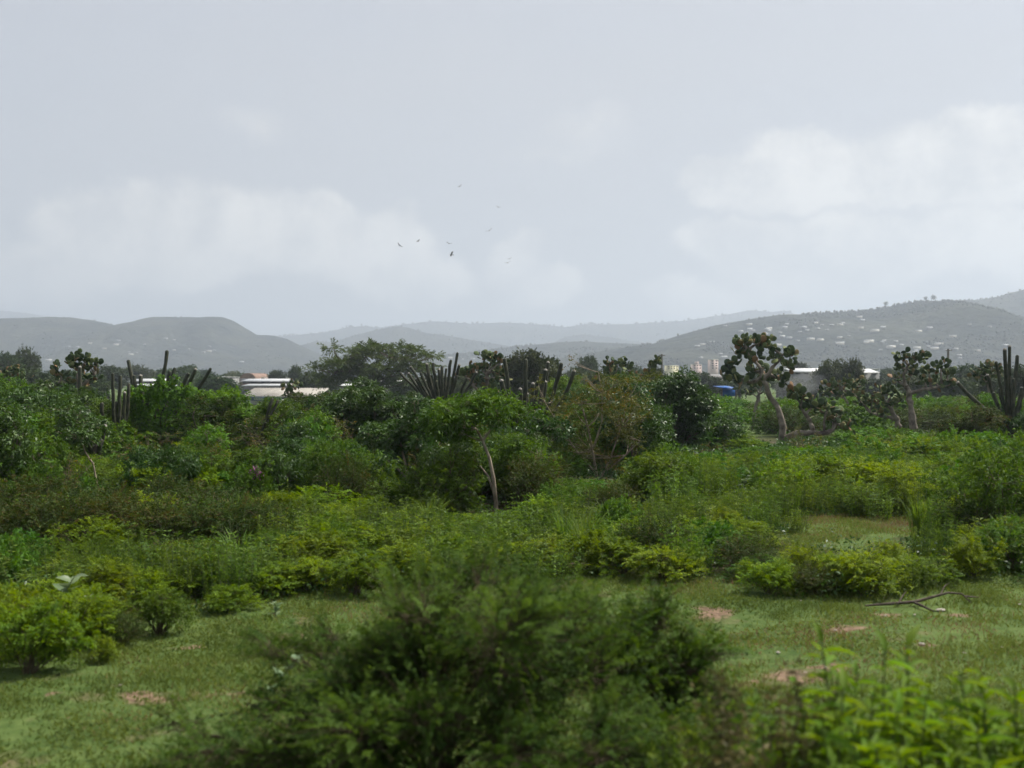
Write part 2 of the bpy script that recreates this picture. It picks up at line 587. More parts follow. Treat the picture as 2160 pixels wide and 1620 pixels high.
def ground_mat():
    m, nt, b = new_mat('ground_turf')
    N, L = nt.nodes.new, nt.links.new
    tc = N('ShaderNodeTexCoord')
    P = tc.outputs['Object']

    def noi(scale, det=5, vec=P):
        n = N('ShaderNodeTexNoise')
        n.inputs['Scale'].default_value = scale
        n.inputs['Detail'].default_value = det
        L(vec, n.inputs['Vector'])
        return n

    def ramp(f, a, c, p0=0.35, p1=0.65):
        r = N('ShaderNodeValToRGB')
        r.color_ramp.elements[0].position = p0
        r.color_ramp.elements[1].position = p1
        r.color_ramp.elements[0].color = c4(a)
        r.color_ramp.elements[1].color = c4(c)
        L(f, r.inputs[0])
        return r.outputs[0]

    def mixc(f, a, c):
        x = N('ShaderNodeMix')
        x.data_type = 'RGBA'
        L(f, x.inputs['Factor'])
        L(a, x.inputs[6])
        L(c, x.inputs[7])
        return x.outputs[2]

    g1 = ramp(noi(0.5).outputs['Fac'], (0.044, 0.086, 0.018), (0.090, 0.138, 0.034))
    g2 = ramp(noi(7.0).outputs['Fac'], (0.034, 0.058, 0.014), (0.100, 0.130, 0.040))
    x = N('ShaderNodeMix')
    x.data_type = 'RGBA'
    x.inputs['Factor'].default_value = 0.5
    L(g1, x.inputs[6])
    L(g2, x.inputs[7])
    grass = x.outputs[2]
    soil = ramp(noi(11.0).outputs['Fac'], (0.105, 0.070, 0.045), (0.225, 0.155, 0.105))
    wn = noi(2.6, 5)
    sub = N('ShaderNodeVectorMath')
    sub.operation = 'SUBTRACT'
    sub.inputs[1].default_value = (0.5, 0.5, 0.5)
    L(wn.outputs['Color'], sub.inputs[0])
    scl = N('ShaderNodeVectorMath')
    scl.operation = 'SCALE'
    scl.inputs['Scale'].default_value = 0.75
    L(sub.outputs[0], scl.inputs[0])
    add = N('ShaderNodeVectorMath')
    L(P, add.inputs[0])
    L(scl.outputs[0], add.inputs[1])
    acc = None
    for (dx, dy, rx, ry) in DIRT:
        s1 = N('ShaderNodeVectorMath')
        s1.operation = 'SUBTRACT'
        s1.inputs[1].default_value = (dx, dy, 0)
        L(add.outputs[0], s1.inputs[0])
        s2 = N('ShaderNodeVectorMath')
        s2.operation = 'MULTIPLY'
        s2.inputs[1].default_value = (1 / rx, 1 / ry, 0)
        L(s1.outputs[0], s2.inputs[0])
        ln = N('ShaderNodeVectorMath')
        ln.operation = 'LENGTH'
        L(s2.outputs[0], ln.inputs[0])
        if acc is None:
            acc = ln.outputs['Value']
        else:
            mn = N('ShaderNodeMath')
            mn.operation = 'MINIMUM'
            L(acc, mn.inputs[0])
            L(ln.outputs['Value'], mn.inputs[1])
            acc = mn.outputs[0]
    mr = N('ShaderNodeMapRange')
    mr.interpolation_type = 'SMOOTHSTEP'
    mr.inputs['From Min'].default_value = 1.3
    mr.inputs['From Max'].default_value = 0.45
    L(acc, mr.inputs['Value'])
    thin = N('ShaderNodeMapRange')
    thin.inputs['From Min'].default_value = 0.60
    thin.inputs['From Max'].default_value = 0.74
    thin.inputs['To Max'].default_value = 0.55
    L(noi(1.7, 6).outputs['Fac'], thin.inputs['Value'])
    mx = N('ShaderNodeMath')
    mx.operation = 'MAXIMUM'
    L(mr.outputs[0], mx.inputs[0])
    L(thin.outputs[0], mx.inputs[1])
    sepy = N('ShaderNodeSeparateXYZ')
    L(add.outputs[0], sepy.inputs[0])

    def mrange(v, a, c, lo=0.0, hi=1.0):
        r = N('ShaderNodeMapRange')
        r.interpolation_type = 'SMOOTHSTEP'
        r.inputs['From Min'].default_value = a
        r.inputs['From Max'].default_value = c
        r.inputs['To Min'].default_value = lo
        r.inputs['To Max'].default_value = hi
        L(v, r.inputs['Value'])
        return r.outputs[0]

    def mul(a, c):
        q = N('ShaderNodeMath')
        q.operation = 'MULTIPLY'
        L(a, q.inputs[0])
        L(c, q.inputs[1])
        return q.outputs[0]

    scrub_mask = mul(mrange(sepy.outputs[1], 15.5, 18.0), mrange(sepy.outputs[1], 66.0, 54.0))
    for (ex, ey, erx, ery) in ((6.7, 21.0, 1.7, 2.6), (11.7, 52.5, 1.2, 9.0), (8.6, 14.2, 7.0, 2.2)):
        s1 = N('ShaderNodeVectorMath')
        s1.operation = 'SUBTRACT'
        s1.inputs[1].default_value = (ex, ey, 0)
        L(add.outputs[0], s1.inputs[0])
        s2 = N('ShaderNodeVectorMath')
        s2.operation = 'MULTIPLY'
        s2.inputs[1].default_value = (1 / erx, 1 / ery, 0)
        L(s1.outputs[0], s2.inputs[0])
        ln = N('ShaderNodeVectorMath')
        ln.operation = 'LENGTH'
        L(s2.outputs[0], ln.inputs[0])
        scrub_mask = mul(scrub_mask, mrange(ln.outputs['Value'], 0.8, 1.2))
    litter_shade = ramp(noi(5.0).outputs['Fac'], (0.030, 0.026, 0.014), (0.065, 0.058, 0.028))  # leaf litter, its colour kept dark to paint in shade between the shrubs
    grass = mixc(scrub_mask, grass, litter_shade)
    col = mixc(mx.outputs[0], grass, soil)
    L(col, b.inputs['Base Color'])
    b.inputs['Roughness'].default_value = 0.95
    b.inputs['Specular IOR Level'].default_value = 0.1
    bp = N('ShaderNodeBump')
    bp.inputs['Strength'].default_value = 0.7
    bp.inputs['Distance'].default_value = 0.05
    L(noi(16.0, 6).outputs['Fac'], bp.inputs['Height'])
    L(bp.outputs[0], b.inputs['Normal'])
    return m


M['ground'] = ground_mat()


def hill_mat(name, c1, c2, c3):
    m, nt, b = new_mat(name)
    N, L = nt.nodes.new, nt.links.new
    tc = N('ShaderNodeTexCoord')
    n1 = N('ShaderNodeTexNoise')
    n1.inputs['Scale'].default_value = 0.009
    n1.inputs['Detail'].default_value = 8
    L(tc.outputs['Object'], n1.inputs['Vector'])
    n2 = N('ShaderNodeTexNoise')
    n2.inputs['Scale'].default_value = 0.045
    n2.inputs['Detail'].default_value = 6
    L(tc.outputs['Object'], n2.inputs['Vector'])
    r1 = N('ShaderNodeValToRGB')
    r1.color_ramp.elements[0].position = 0.38
    r1.color_ramp.elements[1].position = 0.68
    r1.color_ramp.elements[0].color = c4(c1)
    r1.color_ramp.elements[1].color = c4(c3)
    L(n1.outputs['Fac'], r1.inputs[0])
    r2 = N('ShaderNodeValToRGB')
    r2.color_ramp.elements[0].position = 0.35
    r2.color_ramp.elements[1].position = 0.65
    r2.color_ramp.elements[0].color = c4(c1)
    r2.color_ramp.elements[1].color = c4(c2)
    L(n2.outputs['Fac'], r2.inputs[0])
    x = N('ShaderNodeMix')
    x.data_type = 'RGBA'
    x.inputs['Factor'].default_value = 0.5
    L(r1.outputs[0], x.inputs[6])
    L(r2.outputs[0], x.inputs[7])
    L(x.outputs[2], b.inputs['Base Color'])
    b.inputs['Roughness'].default_value = 1.0
    b.inputs['Specular IOR Level'].default_value = 0.0
    bp = N('ShaderNodeBump')
    bp.inputs['Strength'].default_value = 1.0
    bp.inputs['Distance'].default_value = 14.0
    L(n2.outputs['Fac'], bp.inputs['Height'])
    L(bp.outputs[0], b.inputs['Normal'])
    return m


M['hill'] = hill_mat('hill_scrub', (0.007, 0.011, 0.010), (0.040, 0.045, 0.030), (0.068, 0.068, 0.042))


# ------------------------------------------------------------------ ground, hills
def build_ground():
    xs = np.concatenate([-np.geomspace(9500, 30, 34), np.linspace(-29, 29, 175), np.geomspace(30, 9500, 34)])
    ys = np.concatenate([-np.geomspace(300, 2, 12), np.linspace(-1, 60, 190), np.geomspace(61, 9000, 60)])
    X, Y = np.meshgrid(xs, ys)
    Z = ground_z(X, Y)
    V = np.stack([X, Y, Z], -1).reshape(-1, 3)
    nx, ny = len(xs), len(ys)
    i, j = np.meshgrid(np.arange(nx - 1), np.arange(ny - 1))
    a = (j * nx + i).ravel()
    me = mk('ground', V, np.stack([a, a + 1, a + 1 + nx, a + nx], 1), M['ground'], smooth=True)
    o = ob('ground', me)
    o['kind'] = 'structure'


build_ground()
HILLS = {}


def build_hill(name, D, depth, sil, seed, rough=0.1, nx=300):
    pxs = np.array([s[0] for s in sil], float)
    pys = np.array([s[1] for s in sil], float)
    px = np.linspace(pxs[0], pxs[-1], nx)
    # smooth-ish interpolation of the skyline
    py = np.interp(px, pxs, pys)
    k = np.hanning(max(3, int(nx * 18 / (pxs[-1] - pxs[0])) | 1) + 2)
    k /= k.sum()
    pad = len(k) // 2
    py = np.convolve(np.pad(py, pad, 'edge'), k, 'valid')
    x = (px - 1080) / F * D
    top = H + (YH - py) / F * D + 2.0
    t = np.concatenate([np.linspace(0, 1, 60), np.linspace(1.04, 1.9, 14)])
    V = []
    for tt in t:
        yy = D - depth * (1 - tt)
        prof = np.interp(tt, [0, 0.25, 0.6, 0.85, 1.0, 1.3, 1.9], [0, 0.10, 0.45, 0.84, 1.0, 0.8, 0.1])
        e = 3.2 * tt * (1 - tt) ** 1.6 if tt < 1 else 0.0
        n = fbm(x / (depth * 0.35), np.full(nx, yy / (depth * 0.5)), seed, 5)
        z = top * prof * (1 + 1.15 * e * n + 0.75 * e * fbm(x / (depth * 0.11), np.full(nx, yy / (depth * 0.2)), seed + 40, 3)) + 0.012 * top * vnoise(x / 25.0, np.full(nx, yy / 25.0), seed + 9) - 2.5
        V.append(np.stack([x, np.full(nx, yy), z], 1))
    V = np.concatenate(V)
    i, j = np.meshgrid(np.arange(nx - 1), np.arange(len(t) - 1))
    a = (j * nx + i).ravel()
    me = mk(name, V, np.stack([a, a + 1, a + 1 + nx, a + nx], 1), M['hill'], smooth=True)
    o = ob(name, me)
    o['kind'] = 'structure'
    HILLS[name] = (o, V.reshape(len(t), nx, 3))
    return o


R_RIGHT = [(1000, 800), (1090, 772), (1200, 752), (1300, 735), (1380, 724), (1440, 704), (1500, 688), (1560, 676), (1640, 664), (1760, 659), (1830, 655), (1880, 646),
           (1910, 638), (1960, 635), (2000, 642), (2060, 654), (2160, 668), (2400, 690), (2700, 740)]
build_hill('hill_with_houses', 1900, 700, R_RIGHT, 3)
build_hill('hill_behind', 2600, 700, [(1800, 690), (1900, 652), (1990, 633), (2060, 632), (2110, 624), (2160, 610), (2300, 588), (2500, 600), (2800, 680)], 5)
build_hill('low_ridge', 2500, 700, [(640, 800), (760, 770), (900, 752), (1000, 742), (1080, 732), (1180, 721), (1240, 720), (1300, 724), (1380, 726), (1500, 745), (1600, 790)], 7)
build_hill('flat_topped_hill', 2800, 900, [(-500, 720), (-200, 688), (0, 672), (100, 668), (160, 670), (210, 678), (250, 688), (290, 675), (320, 668), (400, 669), (470, 668),
                                          (490, 675), (520, 693), (540, 706), (580, 708), (610, 717), (640, 732), (700, 758), (800, 795)], 11)
build_hill('middle_hill', 3700, 900, [(540, 790), (600, 755), (640, 728), (665, 719), (700, 722), (760, 704), (800, 695), (840, 687), (865, 692), (900, 702), (960, 711),
                                     (1010, 719), (1100, 735), (1250, 780)], 13)
build_hill('spur', 4300, 900, [(1040, 775), (1140, 735), (1190, 711), (1230, 705), (1290, 712), (1350, 722), (1450, 750), (1520, 780)], 17)
build_hill('far_ridge', 5400, 1200, [(420, 750), (560, 714), (600, 708), (680, 702), (740, 689), (765, 687), (800, 691), (850, 684), (880, 681), (920, 677), (960, 681), (1000, 683),
                                    (1060, 680), (1100, 682), (1150, 685), (1190, 690), (1240, 684), (1280, 684), (1320, 684), (1380, 680), (1440, 677), (1480, 671), (1540, 662),
                                    (1580, 654), (1620, 658), (1660, 656), (1690, 668), (1800, 690), (2000, 740)], 19)
build_hill('distant_mountain', 7000, 1200, [(-600, 660), (-300, 640), (-100, 646), (0, 655), (60, 661), (100, 668), (200, 690), (360, 760)], 23)


# haze: one closed box of pale air round everything
def build_haze():
    x, y0, y1, z0, z1 = 11000, -700, 9600, -4.5, 530
    V = [(sx * x, yy, zz) for zz in (z0, z1) for yy in (y0, y1) for sx in (-1, 1)]
    Fc = [(0, 2, 3, 1), (4, 5, 7, 6), (0, 1, 5, 4), (2, 6, 7, 3), (0, 4, 6, 2), (1, 3, 7, 5)]
    m = bpy.data.materials.new('haze_air')
    m.use_nodes = True
    nt = m.node_tree
    nt.nodes.remove(nt.nodes['Principled BSDF'])
    pv = nt.nodes.new('ShaderNodeVolumePrincipled')
    pv.inputs['Color'].default_value = (0.76, 0.87, 1.0, 1)
    pv.inputs['Density'].default_value = 0.00029
    pv.inputs['Anisotropy'].default_value = 0.25
    nt.links.new(pv.outputs[0], nt.nodes['Material Output'].inputs['Volume'])
    o = ob('haze', mk('haze', np.array(V, float), np.array(Fc), m))
    o['kind'] = 'stuff'


build_haze()


# woodland texture on hillsides
def hill_forest():
    ico = np.array([(0, 0, 1), (0.9, 0, 0.35), (0.28, 0.86, 0.35), (-0.73, 0.53, 0.35), (-0.73, -0.53, 0.35), (0.28, -0.86, 0.35),
                    (0.5, 0.36, -0.5), (-0.19, 0.59, -0.5), (-0.62, 0, -0.5), (-0.19, -0.59, -0.5), (0.5, -0.36, -0.5)])
    tri = []
    for k in range(5):
        a, b = 1 + k, 1 + (k + 1) % 5
        tri += [(0, a, b), (a, 6 + k, b), (b, 6 + k, 6 + (k + 1) % 5)]
    tri = np.array(tri)
    for nm, hills, lab in (('near_hill_woodland', (('hill_with_houses', 26000, 2.0), ('low_ridge', 10000, 2.4), ('hill_behind', 6000, 2.2)), ''),
                           ('far_hill_woodland', (('far_ridge', 2200, 6.0), ('middle_hill', 2500, 3.2), ('flat_topped_hill', 2500, 2.0), ('spur', 1200, 3.5)), '')):
        P, S = [], []
        for h, n, s in hills:
            G = HILLS[h][1]
            nt, nx, _ = G.shape
            rowf = np.clip(RNG.uniform(0, 60, n), 0, 59.0)
            ridge = RNG.random(n) < 0.12
            rowf[ridge] = RNG.uniform(56, 60, ridge.sum())
            cf = RNG.uniform(0, nx - 1.001, n)
            r0, c0 = np.minimum(rowf.astype(int), nt - 2), cf.astype(int)
            fr, fc = (rowf - r0)[:, None], (cf - c0)[:, None]
            p = (G[r0, c0] * (1 - fr) + G[r0 + 1, c0] * fr) * (1 - fc) + (G[r0, c0 + 1] * (1 - fr) + G[r0 + 1, c0 + 1] * fr) * fc
            keep = (fbm(p[:, 0] / 110, p[:, 1] / 110, 31, 4) > 0.02) | ridge
            if h != 'far_ridge':
                keep &= ~(ridge & (RNG.random(n) < 0.95))
            P.append(p[keep])
            S.append(np.full(keep.sum(), s))
        P = np.concatenate(P)
        S = np.concatenate(S) * RNG.uniform(0.5, 1.35, len(P))
        sc = np.stack([S * RNG.uniform(0.7, 1.2, len(P)), S * RNG.uniform(0.7, 1.2, len(P)), S * RNG.uniform(0.7, 1.3, len(P))], 1)
        V = P[:, None] + (ico[None] + RNG.normal(0, 0.12, (len(P), len(ico), 3))) * sc[:, None]
        V[..., 2] += S[:, None] * 0.5
        Fc = (np.arange(len(P)) * len(ico))[:, None, None] + tri[None]
        T = np.repeat(RNG.uniform(0, 1, len(P)), len(ico))
        o = ob(nm, mk(nm, V.reshape(-1, 3), Fc.reshape(-1, 3), M['wood'], T))
        o['kind'] = 'stuff'


hill_forest()

# ------------------------------------------------------------------ hillside houses
from mathutils.bvhtree import BVHTree


def box(x0, x1, y0, y1, z0, z1):
    V = np.array([(x, y, z) for z in (z0, z1) for y in (y0, y1) for x in (x0, x1)], float)
    Fc = np.array([(0, 2, 3, 1), (4, 5, 7, 6), (0, 1, 5, 4), (2, 6, 7, 3), (0, 4, 6, 2), (1, 3, 7, 5)])
    return V, Fc


def part(name, shapes, mat, parent, smooth=False):
    V, Fc = cat(shapes)
    return ob(name, mk(name, V, Fc, mat, smooth=smooth), parent)


def slab(p, q, r, s, th):
    """a sheet with thickness from four corners"""
    A = np.array([p, q, r, s], float)
    B = A - np.array([0, 0, th])
    return np.concatenate([A, B]), np.array([(0, 1, 2, 3), (7, 6, 5, 4), (0, 4, 5, 1), (1, 5, 6, 2), (2, 6, 7, 3), (3, 7, 4, 0)])


def hill_house_meshes():
    out = []
    for w, dp, h, rise, wm in ((12, 8, 2.3, 1.4, 'greywall'), (16, 9, 2.4, 1.3, 'cream'), (10, 7, 2.2, 1.5, 'greywall')):
        wall = mk('house_wall', *cat([box(-w / 2, w / 2, -dp / 2, dp / 2, -3, h)]), M[wm])
        e = 0.5
        roof = mk('house_roof', *cat([slab((-w / 2 - e, -dp / 2 - e, h), (w / 2 + e, -dp / 2 - e, h), (w / 2 + e, 0, h + rise), (-w / 2 - e, 0, h + rise), 0.15),
                                      slab((-w / 2 - e, 0, h + rise), (w / 2 + e, 0, h + rise), (w / 2 + e, dp / 2 + e, h), (-w / 2 - e, dp / 2 + e, h), 0.15)]), M['roofsheet'])
        out.append((wall, roof))
    return out


HH = hill_house_meshes()


def pick(px, py):
    dr = Vector(((px - 1080) / F, 1.0, (YH - py) / F)).normalized()
    best = None
    for k, b in TREES.items():
        h = b.ray_cast(Vector((0, 0, H)), dr)
        if h[0] is not None and (best is None or h[3] < best[3]):
            best = h
    return best[0] if best else None


TREES = {}
for k in ('hill_with_houses', 'hill_behind', 'low_ridge', 'flat_topped_hill', 'middle_hill'):
    o_, G_ = HILLS[k]
    TREES[k] = BVHTree.FromPolygons([tuple(v) for v in G_.reshape(-1, 3)], [tuple(p.vertices) for p in o_.data.polygons])

hp = [(1080 + x / 2, 580 + y / 2) for x, y in (
    (900, 218), (1000, 212), (965, 243), (1015, 238), (1085, 228), (1150, 226), (1215, 245), (1280, 205), (1395, 208), (1330, 235), (1465, 180), (1140, 265), (1170, 269), (1260, 274),
    (1565, 226), (1760, 228), (1715, 240), (1930, 213), (2015, 222), (1495, 288), (1570, 282), (1555, 320), (1965, 322), (1890, 355), (780, 305), (805, 296), (880, 338), (895, 352),
    (1300, 277), (990, 247), (1350, 215), (1120, 300), (1420, 262), (1640, 300), (1860, 262), (940, 325), (1230, 225), (1385, 212), (1700, 330), (2080, 300))]
hp += [(x / 2, 600 + y / 2) for x, y in ((380, 250), (290, 266), (500, 240), (490, 256), (545, 288), (575, 291), (735, 235), (905, 280), (1020, 330), (205, 322), (700, 232),
                                         (610, 256), (440, 272), (860, 290), (330, 268), (1900, 312), (1950, 319), (1995, 318))]
for i in range(34):
    cx, cy = random.choice(((1610, 700), (1700, 690), (1650, 715), (1800, 720), (1880, 695), (1950, 730), (2050, 700), (2030, 745), (1560, 730), (1500, 745), (320, 735), (440, 735)))
    hp.append((cx + random.gauss(0, 32), cy + random.gauss(0, 7)))
for i, (px, py) in enumerate(hp):
    h = pick(px, py)
    if h is None:
        continue
    wall, roof = HH[i % 3]
    left = px < 800
    t = thing('hillside_house', 'tiny pale-roofed house on the flat-topped hill' if left else 'tiny house with bright sheet roof on the wooded hillside', 'house', h + Vector((0, 0, 0.8)),
              random.uniform(-0.35, 0.35), 'houses on the flat-topped hill' if left else 'houses on the wooded hillside', [random.uniform(0.4, 0.75)] * 3)
    ob('wall', wall, t)
    ob('roof', roof, t)

# ridge pines on the near right hill
def pine(px, d_, h_, label, zb):
    b = Vector(((px - 1080) / F * d_, d_, zb))
    t = thing('ridge_tree', label, 'tree', b, 0, 'lone trees on the hill crest')
    part('trunk', [tube([(0, 0, -2), (0, 0, h_ * 0.55), (0.2, 0, h_ * 0.9)], [0.35, 0.28, 0.1])], M['bark'], t)
    rg = np.random.default_rng(int(px))
    n = 260
    P = rg.normal(0, 1, (n, 3)) * np.array([h_ * 0.17, h_ * 0.17, h_ * 0.16]) + np.array([0, 0, h_ * 0.75])
    V, Fc = leaves_from(P, unit(rg.normal(0, 1, (n, 3))), unit(rg.normal(0, 1, (n, 3))), np.full(n, h_ * 0.16), np.full(n, h_ * 0.1))
    ob('crown', mk('crown', V, Fc, M['far'], rg.uniform(0, 1, n * 4)), t)


G_ = HILLS['hill_with_houses'][1]
ridge = G_[59]
for px, h_, lab in ((1868, 9, 'single small tree standing on the bare slope of the hill crest'), (1952, 8, 'shorter of two trees side by side on the hilltop'),
                    (1969, 11, 'taller of two trees side by side on the hilltop')):
    x_ = (px - 1080) / F * 1900
    pine(px, 1900, h_, lab, float(np.interp(x_, ridge[:, 0], ridge[:, 2])) - 0.5)


# ------------------------------------------------------------------ buildings on the plain
def wbox(px0, px1, py0, py1, d, dep):
    a, b = W(px0, py1, d), W(px1, py0, d)
    return box(a.x, b.x, d, d + dep, a.z, b.z)


def wslab(px0, px1, pyf, df, pyb, db, th=0.12):
    a, b = W(px0, pyf, df), W(px1, pyf, df)
    zb = W(0, pyb, db).z
    return slab((a.x, df, a.z), (b.x, df, a.z), (b.x, db, zb), (a.x, db, zb), th)


def rel(shapes, o):
    return [(v - np.array(o), f) for v, f in shapes]


def building(name, label, cat_, px, d):
    o = Vector(((px - 1080) / F * d, d, -2.0))
    return thing(name, label, cat_, o), np.array(o)


# shed with beige roof and blue sign band
t, o = building('shed_building', 'low shed with beige sheet roof and a blue sign band below the eaves', 'shed', 575, 205)
part('wall', rel([wbox(517, 668, 846, 862, 206, 16)], o), M['whitewall'], t)
part('roof', rel([wslab(505, 672, 836.0, 203, 818.5, 215)], o), M['beige'], t)
for k in range(26):
    x0 = 506 + k * 6.5
    part('roof_rib', rel([wslab(x0, x0 + 0.7, 835.4, 203, 817.9, 215, 0.08)], o), M['beige'], t)
part('base_wall', rel([wbox(517, 668, 853, 864, 205.5, 0.4)], o), M['brick'], t)
sg = part('sign_band', rel([wbox(515, 572, 837.2, 845.2, 204.2, 0.3)], o), M['blue'], t)
part('sign_panel', rel([wbox(535, 557, 838.4, 843.6, 204.0, 0.15)], o), M['paleblue'], sg)


def ring_letter(px, py, d, gap):
    th = np.linspace(gap, 2 * math.pi - gap, 13)
    c = W(px, py, d)
    r, w = 0.20, 0.075
    Vs = [], []
    V = []
    for a in th:
        for rr in (r - w, r + w):
            for yy in (0, 0.04):
                V.append((c.x + rr * math.cos(a), c.y - yy, c.z + 0.95 * rr * math.sin(a)))
    Fc = []
    for i in range(len(th) - 1):
        b = i * 4
        Fc += [(b + 1, b + 3, b + 7, b + 5), (b, b + 4, b + 6, b + 2), (b, b + 1, b + 5, b + 4), (b + 2, b + 6, b + 7, b + 3)]
    return np.array(V), np.array(Fc)


for k, gp in enumerate((0.05, 0.6, 0.05, 0.6)):
    part('letter', rel([ring_letter(538.5 + k * 5.0, 841, 203.92, gp)], o), M['white'], sg)
part('sign_panel', rel([wbox(578, 594, 837.6, 844.8, 204.2, 0.3)], o), M['paleblue'], t)
part('window', rel([wbox(600, 640, 838, 844, 205.8, 0.3)], o), M['window'], t)

# long warehouse with two white roof tiers
t, o = building('warehouse', 'long warehouse with two white roof tiers and a dark clerestory strip', 'warehouse', 560, 245)
part('wall', rel([wbox(272, 905, 815.5, 848, 246, 30)], o), M['shade'], t)
for a, b in ((272, 384), (510, 905)):
    part('lower_roof', rel([wslab(a, b, 813.2, 244, 809.2, 252)], o), M['white'], t)
    part('clerestory', rel([wbox(a + 2, b - 3, 803.4, 809.3, 252.5, 14)], o), M['shade'], t)
    part('upper_roof', rel([wslab(a - 4, b + 2, 803.6, 251, 798.9, 260), wslab(a - 4, b + 2, 798.9, 260.02, 803.6, 269)], o), M['white'], t)
    n_ = int((b - a) / 22)
    for k in range(n_):
        x0 = a + 4 + k * 22
        part('window', rel([wbox(x0, x0 + 15, 805.0, 808.2, 252.3, 0.3)], o), M['greywall'], t)
# domed hangar and flat boxes behind it
t, o = building('domed_hangar', 'brown hangar with rounded roof behind the warehouse', 'hangar', 523, 330)
c0, c1 = W(505, 800, 330), W(539, 787, 330)
th = np.linspace(0, math.pi, 13)
cx, rx, rz_ = (c0.x + c1.x) / 2, (c1.x - c0.x) / 2, c1.z - c0.z
V = np.array([(cx + rx * math.cos(a), yy, c0.z + rz_ * math.sin(a)) for yy in (330, 352) for a in th])
Fq = np.array([(i, i + 1, i + 14, i + 13) for i in range(12)])
fan = np.array([(i, i + 1, 12) for i in range(11)])
part('vault', rel([(V, Fq)], o), M['brick'], t)
Vf = V[:13] + np.array([0, 0.15, 0])
ob('gable', mk('gable', Vf - np.array(o), fan, M['brick']), t)
part('wall', rel([wbox(505, 539, 799.8, 836, 330.3, 21)], o), M['brick'], t)
for a, b, y, mt, lab in ((449, 470, 794.5, 'cream', 'small flat-roofed cream house at the left end behind the warehouse'), (474, 490, 795, 'greywall', 'small grey flat-roofed house behind the warehouse'),
                         (551, 568, 796, 'pinkwall', 'pinkish flat-roofed house behind the warehouse roof'), (573, 600, 795.5, 'cream', 'wider cream flat-roofed house behind the warehouse roof')):
    t, o = building('flat_roofed_house', lab, 'house', (a + b) / 2, 310)
    part('wall', rel([wbox(a, b, y + 0.8, 836, 310, 8)], o), M[mt], t)
    part('roof', rel([wbox(a - 0.7, b + 0.7, y, y + 0.8, 309.7, 8.6)], o), M['whitewall'], t)
    part('window', rel([wbox(a + 3, a + 6, y + 2.5, y + 5, 309.93, 0.2)], o), M['window'], t)
    part('window', rel([wbox(b - 6, b - 3, y + 2.5, y + 5, 309.93, 0.2)], o), M['window'], t)
# right-hand sheds
for a, b, y0, y1, y2, d, lab in ((1672, 1772, 777, 784, 806, 260, 'white-roofed shed with pale wall beyond the tall prickly pear'), (1778, 1856, 778, 785.5, 806, 262, 'white-roofed shed at the foot of the hill beyond the hazy tree'),
                                 (1388, 1545, 789.5, 795, 812, 230, 'long low grey-roofed shed in front of the yellow block')):
    t, o = building('shed', lab, 'shed', (a + b) / 2, d)
    part('wall', rel([wbox(a + 1, b - 1, y1 + 0.4, 848, d + 1, 14)], o), M['greywall'], t)
    part('roof', rel([wslab(a, b, y1, d, y0, d + 8), wslab(a, b, y0, d + 8.02, y1, d + 16)], o), M['white' if d > 240 else 'greywall'], t)
    for k in range(int((b - a) / 18)):
        part('window', rel([wbox(a + 6 + 18 * k, a + 16 + 18 * k, y1 + 2.2, y1 + 5, d + 0.9, 0.2)], o), M['shade'], t)


# small town blocks
def block(px0, px1, ytop, d, mat, floors, cols, label, extra=None):
    t, o = building('town_block', label, 'building', (px0 + px1) / 2, d)
    part('wall', rel([wbox(px0, px1, ytop + 1, 815, d, 10)], o), M[mat], t)
    part('roof', rel([wbox(px0 - 0.6, px1 + 0.6, ytop, ytop + 1, d - 0.4, 10.8)], o), M['whitewall'], t)
    fh = (778 - ytop) / floors
    for f in range(floors):
        for c in range(cols):
            w = (px1 - px0) / cols
            part('window', rel([wbox(px0 + (c + 0.25) * w, px0 + (c + 0.75) * w, ytop + 2 + f * fh, ytop + 2 + (f + 0.5) * fh, d - 0.1, 0.2)], o), M['shade'], t)
    if extra:
        part('rooftop_tank', rel([wbox(*extra, d + 2, 3)], o), M['pinkwall'], t)


block(1408, 1431, 770.5, 520, 'yellowwall', 2, 4, 'yellow two-storey block at the foot of the hill')
block(1463, 1480, 768, 640, 'pinkwall', 2, 3, 'small pink house with a rooftop tank in front of the hill', (1467, 1474, 763, 768))
block(1500, 1515, 758, 620, 'pinkwall', 4, 2, 'narrow pink four-storey tower in front of the hill')
# blue tarpaulin shelter
t, o = building('tarpaulin_shelter', 'blue tarpaulin shelter among bushes behind the prickly pear', 'shelter', 1538, 118)
part('tarpaulin', rel([wslab(1522, 1553, 818, 116, 814, 121, 0.05), wbox(1524, 1551, 818.6, 836, 117, 0.12)], o), M['tarp'], t)
for px in (1523, 1552):
    a = W(px, 818, 116)
    part('post', [tube([(a.x - o[0], -2, a.z - o[2]), (a.x - o[0], -2, gz(a.x, 116) - o[2] - 0.2)], 0.06)], M['bark'], t)
# poles
for px, y0, d, lab in ((2000, 736, 180, 'bare utility pole rising above the far trees'), (1396, 747, 190, 'slim utility pole near the grey-roofed shed')):
    a = W(px, y0, d)
    t = thing('utility_pole', lab, 'pole', (a.x, d, -2.2))
    part('pole', [tube([(0, 0, -0.3), (0, 0, (a.z + 2.2) * 0.5), (0, 0, a.z + 2.2)], [0.26, 0.22, 0.17], 8)], M['pole'], t)
    part('crossarm', [box(-0.55, 0.55, -0.32, -0.2, a.z + 1.9, a.z + 2.05)], M['pole'], t)


